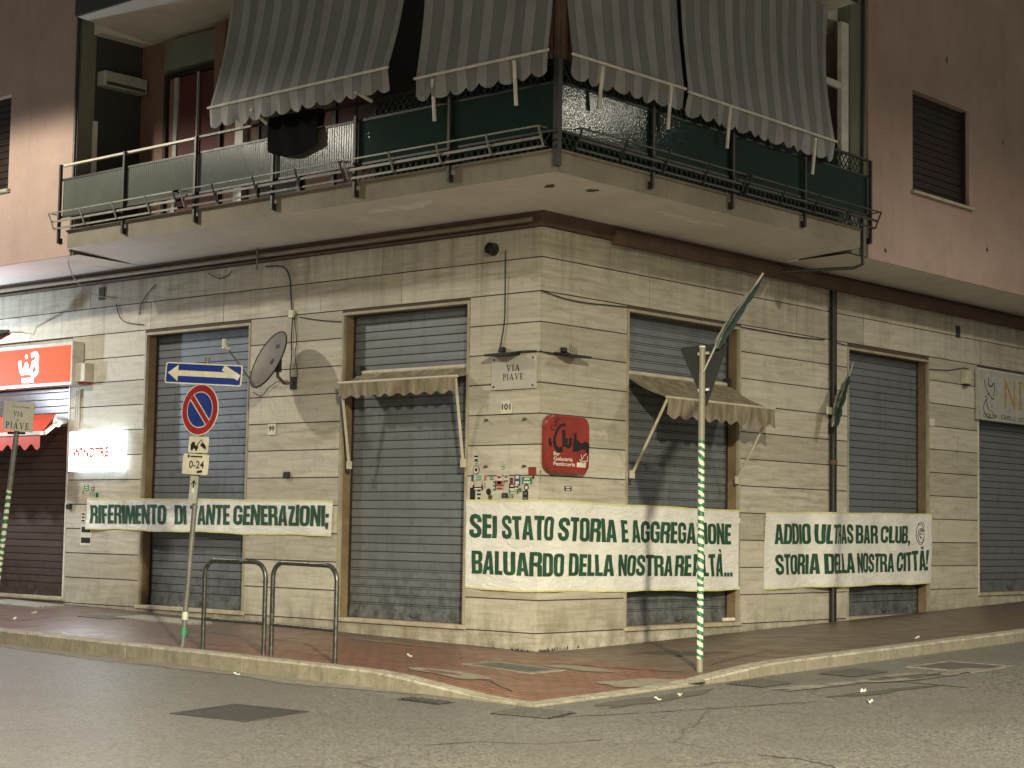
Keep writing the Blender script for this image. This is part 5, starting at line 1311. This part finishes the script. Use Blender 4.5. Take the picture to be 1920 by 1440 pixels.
# ------------------------------------------------------------------ street name post on the left edge
pz = .13; p0 = Ap(-17, 1192, 1, -3.75); p1 = Ap(31, 812, 1, -3.75)
root = empty('street_name_post', (p0.x, p0.y, pav_z(p0.x, p0.y)), 'leaning green and white striped post with a grey VIA PIAVE plate, far left', 'street sign')
ax = (p1-p0).normalized(); L_ = (p1-p0).length
mb = MB(); mb.tube([p0-ax*.3, p0+ax*.8, p0+ax*(L_+.05)], .034, 12)
pl = mb.build('pole', 'striped_pole', root, smooth=True)
mb = MB(); mb.tube([p0+ax*(L_-.75), p0+ax*(L_+.1)], .0352, 12); mb.build('bare_pole_top', 'pole_grey', root, smooth=True)
Zv = Vector((.70, -.71, 0)).normalized(); c = [Ap(x, y, 1, -3.8) for x, y in ((10, 753), (63, 756), (58, 811), (5, 804))]
Zv = (c[1]-c[0]).cross(c[3]-c[0]).normalized(); Zv = -Zv if Zv.y > 0 else Zv
# plate turned to face the crossing, thickness behind
Xv = Vector((.80, .60, 0)); Xv = (Xv-ax*Xv.dot(ax)).normalized(); Zv = Xv.cross(ax).normalized(); cc = Ap(34, 781, 1, -3.83)
M = Matrix.Identity(4)
for i in range(3): M[i][0], M[i][1], M[i][2], M[i][3] = Xv[i], ax[i], Zv[i], cc[i]
M = M @ Matrix.Rotation(R_(2), 4, 'Z')
mb = MB(); mb.prism(M, [(-.205, -.19), (.205, -.19), (.205, .19), (-.205, .19)], -.02, .0); pl = mb.build('name_plate', 'marble_plate', root, bevel=.004)
mb = MB(); put(mb, M, serif('VIA'), .0, .035, .0025, w=.13, h=.06); mb.build('lettering', 'black_ink', pl, fix=False); mb = MB(); put(mb, M, serif('PIAVE', .2), .0, -.12, .0025, w=.31, h=.085); mb.build('lettering', 'black_ink', pl, fix=False); mb = MB(); put(mb, M, font_mesh('Comune di Avellino', 1), .03, .13, .002, w=.24, h=.03); put(mb, M, font_mesh('1', 1), 0, -.05, .002, w=.012, h=.03); mb.build('lettering', 'black_ink', pl, fix=False)
mb = MB(); mb.bar(p1-Vector((.09, .07, .0)), p1+Vector((.09, .07, .0)), .03, .03); mb.build('clamp', 'dark_iron', root)

# ------------------------------------------------------------------ two hoop railings at the kerb
def hoop(pa, pb, label, ht=1.02):
    a = Vector(on_pav(*pa)); b = Vector(on_pav(*pb)); root = empty('hoop_barrier', (a+b)/2, label, 'barrier', 'steel hoop barriers along the kerb')
    up = Vector((0, 0, 1)); d = (b-a).normalized(); r = .17; P = [a-up*.05, a+up*(ht-r)]
    for k in range(1, 9): t = R_(90*k/8); P.append(a+up*(ht-r)+d*(r-r*math.cos(t))+up*(r*math.sin(t)))
    q = b+up*(ht-r)
    for k in range(0, 9): t = R_(90*k/8); P.append(q-d*(r-r*math.sin(t))+up*(r*math.cos(t)))
    P.append(b-up*.05)
    mb = MB(); mb.tube(P, .0265, 12); mb.build('hoop', 'rack_steel', root, smooth=True)
    mb = MB(); mb.tube([a+up*.345+d*.02, b+up*.345-d*.02], .0205, 10); mb.build('crossbar', 'rack_steel', root, smooth=True)
    mb = MB(); mb.tube([b+up*.80-d*.045, b+up*.80+d*.04], .006, 6); mb.build('bolt', 'dark_iron', root)
    return root
hoop((380, 1217), (494, 1227), 'steel hoop barrier on the left, in front of the grey shutter'); hoop((508, 1229), (628, 1243), 'steel hoop barrier on the right, next to the corner shutter', 1.03)

# ------------------------------------------------------------------ green and white pole with the give-way sign seen from behind
bx, by, bz = on_pav(1312, 1255); root = empty('give_way_pole', (bx, by, bz), 'pole wound in green and white stripes carrying a give-way triangle seen from behind', 'road sign')
def hz(x, y): return (float(Ap(x, y, 1, by)[2]))
top = hz(1316, 652)
mb = MB(); mb.tube([(bx, by, bz-.05), (bx, by, bz+1.5), (bx, by, top)], .036, 16); mb.build('pole', 'striped_pole', root, smooth=True)
mb = MB(); mb.prism(Matrix.Translation((bx, by, top)), disc(.037, 16), 0, .02); mb.build('cap', 'plate_white', root, bevel=.008)
# plate beyond the pole (facing away), measured corners
dv = np.array([-.66, .75]); 
def beyond(x, y, d=.06):
    n_ = np.array([_fw[0], _fw[1]]); n_ /= np.linalg.norm(n_); dd = ray(x, y); t = (((bx-CAM[0])*n_[0]+(by-CAM[1])*n_[1])+d)/(dd[0]*n_[0]+dd[1]*n_[1]); return Vector(CAM+dd*t)
A_, B_, C_ = beyond(1274, 652, .045), beyond(1366, 642, .045), beyond(1324, 765, .045)
Xv = (B_-A_).normalized(); Zv = Xv.cross((C_-A_)).normalized(); Zv = Zv if Zv.dot(Vector(_fw)) > 0 else -Zv; Yv = Zv.cross(Xv)
M = Matrix.Identity(4); o = (A_+B_+C_)/3
for i in range(3): M[i][0], M[i][1], M[i][2], M[i][3] = Xv[i], Yv[i], Zv[i], o[i]
Mi = M.inverted(); tri = [Vector((Mi @ p)[:2]) for p in (A_, B_, C_)]
P = []
for i in range(3):
    a, b, c = tri[i-1], tri[i], tri[(i+1) % 3]; r = .035
    p0, p1 = b+(a-b).normalized()*r, b+(c-b).normalized()*r
    for k in range(5): t = k/4; P.append(tuple(p0*(1-t)**2+b*2*t*(1-t)+p1*t*t))
mb = MB(); mb.prism(M, P, -.012, .0); tr = mb.build('triangle_plate', 'sign_back', root)
mb = MB()
for y in (663, 731): a = beyond(1318, y, 0); mb.bar(a-Xv*.06, a+Xv*.07, .03, .03)
mb.build('clamp', 'pole_grey', root); 
mb = MB(); a = beyond(1326, 731, -.04); mb.tube([a, a+Vector((.01, -.012, 0))], .012, 8); mb.build('bolt', 'plate_white', root)
mb = MB(); mb.flat(M, [(p[0]*.97, p[1]*.97) for p in P], .004); mb.build('front_red', 'sign_red', tr)
# furled flags
def flag(name_label, stick, body, d, wd, seed, fpt):
    root = empty('furled_flag', fpt(*stick[0]), name_label, 'flag', 'furled green and white flags'); r = random.Random(seed)
    mb = MB(); mb.tube([fpt(*p) for p in stick], .011, 6); mb.build('stick', 'cable_pale', root)
    for mat, sh, part in (('dark_flag', .012, 'green_cloth'), ('pale_flag', -.014, 'white_cloth')):
        mb = MB(); n = 14; pts_ = []; rad = []
        for k in range(n+1):
            t = k/n; i = t*(len(body)-1); j = min(int(i), len(body)-2); f = i-j
            x, y = [body[j][q]*(1-f)+body[j+1][q]*f for q in (0, 1)]
            p = fpt(x, y); e = 1 if part == 'green_cloth' else .8
            pts_.append(p+Vector(_r)*(sh+r.uniform(-.008, .008))+Vector((0, 0, r.uniform(-.006, .006)))); rad.append(max(.006, wd*e*math.sin(math.pi*min(1, .12+.88*t))**.8*r.uniform(.7, 1.1)*(1-.35*t)))
        fp = r.uniform(0, 6)
        def fold(u, v, pts_=pts_, rad=rad, fp=fp):
            i = u*n; j = min(int(i), n-1); f = i-j; p = pts_[j]*(1-f)+pts_[j+1]*f; rr_ = rad[j]*(1-f)+rad[j+1]*f
            t = 2*math.pi*v; d = (pts_[-1]-pts_[0]).normalized(); e = d.orthogonal().normalized(); g = d.cross(e)
            q = rr_*(.42+.75*abs(math.sin(2.5*t+fp+2.2*u))**1.4+.15*math.sin(9*u+3*t)); return p+(e*math.cos(t)+g*math.sin(t))*q
        mb.grid(fold, 40, 30); mb.build(part, mat, root, smooth=True)
flag('long furled flag slanting up from the top of the green and white pole', [(1319, 697), (1345, 642), (1431, 512)], [(1344, 652), (1353, 632), (1366, 608), (1390, 574), (1412, 543), (1427, 522)], 0, .060, 4, lambda x, y: beyond(x, y, -.035))
flag('short furled flag tied to the dark rainwater pipe', [(1560, 800), (1600, 680)], [(1564, 800), (1568, 775), (1577, 745), (1586, 718), (1591, 704)], 0, .075, 9, lambda x, y: RW(*Rp(x, y, .30), .30))
mb = MB(); u, z = Rp(1556, 771, .17); mb.wbox('R', u-.09, u+.08, z-.05, z+.06, .160, .185); one(mb, 'flag_tie', 'plate_white', 'white tie band holding the short flag to the rainwater pipe', 'tie band', bevel=.008)

# ------------------------------------------------------------------ covers, grates, ribbed plates
def ground_quad(on, pts_): return [Vector(on(*p)) for p in pts_]
def cover(name, label, cat, on, zf, c, wx, wy, ang, mat, frame=None, slats=0, lift=.008, grp=None):
    a, b, z = on(*c); root = empty(name, (a, b, z), label, cat, grp); ca, sa = math.cos(R_(ang)), math.sin(R_(ang))
    def W(x, y, h): X, Y = a+x*ca-y*sa, b+x*sa+y*ca; return Vector((X, Y, zf(X, Y)+h))
    def slab(mb, x0, x1, y0, y1, h0, h1): mb.hexa([W(x0, y0, h0), W(x1, y0, h0), W(x1, y1, h0), W(x0, y1, h0), W(x0, y0, h1), W(x1, y0, h1), W(x1, y1, h1), W(x0, y1, h1)])
    x, y = wx/2, wy/2
    if slats:
        mb = MB(); slab(mb, -x, x, -y, y, -.02, .004); mb.build('pit', 'pit_black', root)
        mb = MB(); n = slats
        for k in range(n): q = -x+wx*(k+.5)/n; slab(mb, q-wx*.22/n, q+wx*.22/n, -y+.03, y-.03, .005, lift+.010)
        mb.build('bars', mat, root)
    else:
        mb = MB(); slab(mb, -x+.02, x-.02, -y+.02, y-.02, -.02, lift); mb.build('lid', mat, root)
    if frame:
        mb = MB(); f = .05
        for q in ((-x-f, x+f, -y-f, -y+.015), (-x-f, x+f, y-.015, y+f), (-x-f, -x+.015, -y+.016, y-.016), (x-.015, x+f, -y+.016, y-.016)): slab(mb, *q, -.02, lift+.003)
        mb.build('frame', frame, root)
    return root
cover('manhole_cover', 'dark green inspection cover with a pale frame in the red brick corner of the pavement', 'manhole cover', on_pav, pav_z, (963, 1251), .86, .52, 2, 'hatch_green', 'pale_concrete')
cover('manhole_cover', 'grey inspection cover in the pavement left of the striped pole', 'manhole cover', on_pav, pav_z, (1272, 1226), .95, .62, 4, 'cast_iron', 'cornice_brown')
cover('manhole_cover', 'dark inspection cover in the pavement in front of the shutter right of the pipe', 'manhole cover', on_pav, pav_z, (1683, 1166), .9, 1.1, 0, 'cast_iron', None)
cover('manhole_cover', 'dark inspection cover at the foot of the rainwater pipe', 'manhole cover', on_pav, pav_z, (1510, 1184), .5, .9, 0, 'cast_iron', None)
cover('manhole_cover', 'dark green inspection cover near the wall on the lit left pavement', 'manhole cover', on_pav, pav_z, (196, 1158), .7, .5, 0, 'hatch_green', None)
cover('manhole_cover', 'large dark steel hatch sunk in the road on the left', 'manhole cover', on_road, road_z, (450, 1337), .80, .75, 8, 'asphalt_dark', 'asphalt_dark', lift=.006)
cover('manhole_cover', 'square hatch with a pale outline in the road at the right', 'manhole cover', on_road, road_z, (1800, 1250), .75, .9, 0, 'asphalt_damp', 'worn_paint', lift=.005)
cover('storm_drain', 'cast iron storm drain grate at the tip of the corner kerb', 'drain grate', on_road, road_z, (1000, 1338), .50, .62, 100, 'iron_bar', None, 7, grp='storm drain grates in the road')
cover('storm_drain', 'cast iron drain grate by the right kerb, just past the striped pole', 'drain grate', on_road, road_z, (1425, 1282), .45, .6, 0, 'iron_bar', None, 9, grp='storm drain grates in the road')
cover('storm_drain', 'cast iron drain grate by the right kerb, second past the striped pole', 'drain grate', on_road, road_z, (1600, 1262), .45, .75, 0, 'iron_bar', None, 11, grp='storm drain grates in the road')
cover('storm_drain', 'dark drain opening under the left kerb near the hoop barriers', 'drain grate', on_road, road_z, (798, 1315), .55, .22, 0, 'slat_groove', None, 5, grp='storm drain grates in the road')
for c, wx, wy, lb in (((40, 1133), 1.6, .55, 'ribbed steel ramp plate in front of the phone shop'), ((305, 1164), 1.6, .5, 'ribbed steel ramp plate behind the no-parking pole')):
    a, b, z = on_pav(*c); root = empty('ramp_plate', (a, b, z), lb, 'ramp plate', 'ribbed ramp plates at the doors'); mb = MB()
    W = lambda x, y, h: Vector((a+x, b+y, pav_z(a+x, b+y)+h))
    mb.hexa([W(-wx/2, -wy/2, 0), W(wx/2, -wy/2, 0), W(wx/2, wy/2, 0), W(-wx/2, wy/2, 0), W(-wx/2, -wy/2, .012), W(wx/2, -wy/2, .012), W(wx/2, wy/2, .03), W(-wx/2, wy/2, .03)]); mb.build('plate', 'chequer_plate', root)
    mb = MB()
    for k in range(18): x = -wx/2+wx*(k+.5)/18; mb.hexa([W(x-.014, -wy/2+.01, .0121), W(x+.014, -wy/2+.01, .0121), W(x+.014, wy/2-.01, .0302), W(x-.014, wy/2-.01, .0302), W(x-.01, -wy/2+.01, .02), W(x+.01, -wy/2+.01, .02), W(x+.01, wy/2-.01, .038), W(x-.01, wy/2-.01, .038)])
    mb.build('ribs', 'bounce_metal', root)
# ------------------------------------------------------------------ litter
def litter(on, px, py, l, w_, label, seed, tent=False):
    a, b, z = on(px, py); r = random.Random(seed); mb = MB(); n = 7
    an = r.uniform(0, 3); ca, sa = math.cos(an), math.sin(an)
    def f(u, v):
        x, y = (u-.5)*l*.7, (v-.5)*w_*.7; h = .012+.012*math.sin(5*u+seed)+.01*math.sin(7*v+2*u)
        if tent: h = .01+.07*(1-abs(2*u-1))
        return Vector((a+x*ca-y*sa, b+x*sa+y*ca, z+h))
    mb.grid(f, n, n)
    return one(mb, 'paper_scrap', 'paper_white', label, 'litter', 'litter on the ground')
litter(on_road, 1233, 1313, .09, .05, 'white paper scrap in the dark patch right of the kerb tip', 1); litter(on_road, 1275, 1305, .06, .04, 'tiny white scrap under the kerb near the striped pole', 2)
litter(on_pav, 1692, 1168, .16, .08, 'folded white paper standing on the dark cover by the right shutter', 3, True); litter(on_pav, 1720, 1197, .08, .06, 'small white scrap on the right pavement near the kerb', 4)
litter(on_road, 1619, 1297, .14, .06, 'thin white scrap in the road at the right, upper of two', 5); litter(on_road, 1630, 1317, .16, .07, 'thin white scrap in the road at the right, lower of two', 6)
litter(on_pav, 768, 1231, .08, .05, 'white scrap on the red pavement between the hoops and the corner', 7); litter(on_road, 444, 1266, .09, .07, 'crumpled white scrap in the gutter under the left hoop barrier', 8)
litter(on_pav, 64, 1150, .10, .06, 'white scrap on the lit pavement at the far left', 9); litter(on_pav, 28, 1161, .07, .05, 'tiny white scrap on the lit pavement left of the bigger one', 10)
mb = MB(); a, za = Rp(1358, 1153, -.04); b, zb = Rp(1378, 1158, .0); mb.tube([RW(a, .285, -.06), RW(b, .285, -.02)], .028, 10); one(mb, 'tube', 'plate_white', 'short white tube lying on the sill of the shutter behind the striped pole', 'tube', smooth=True)
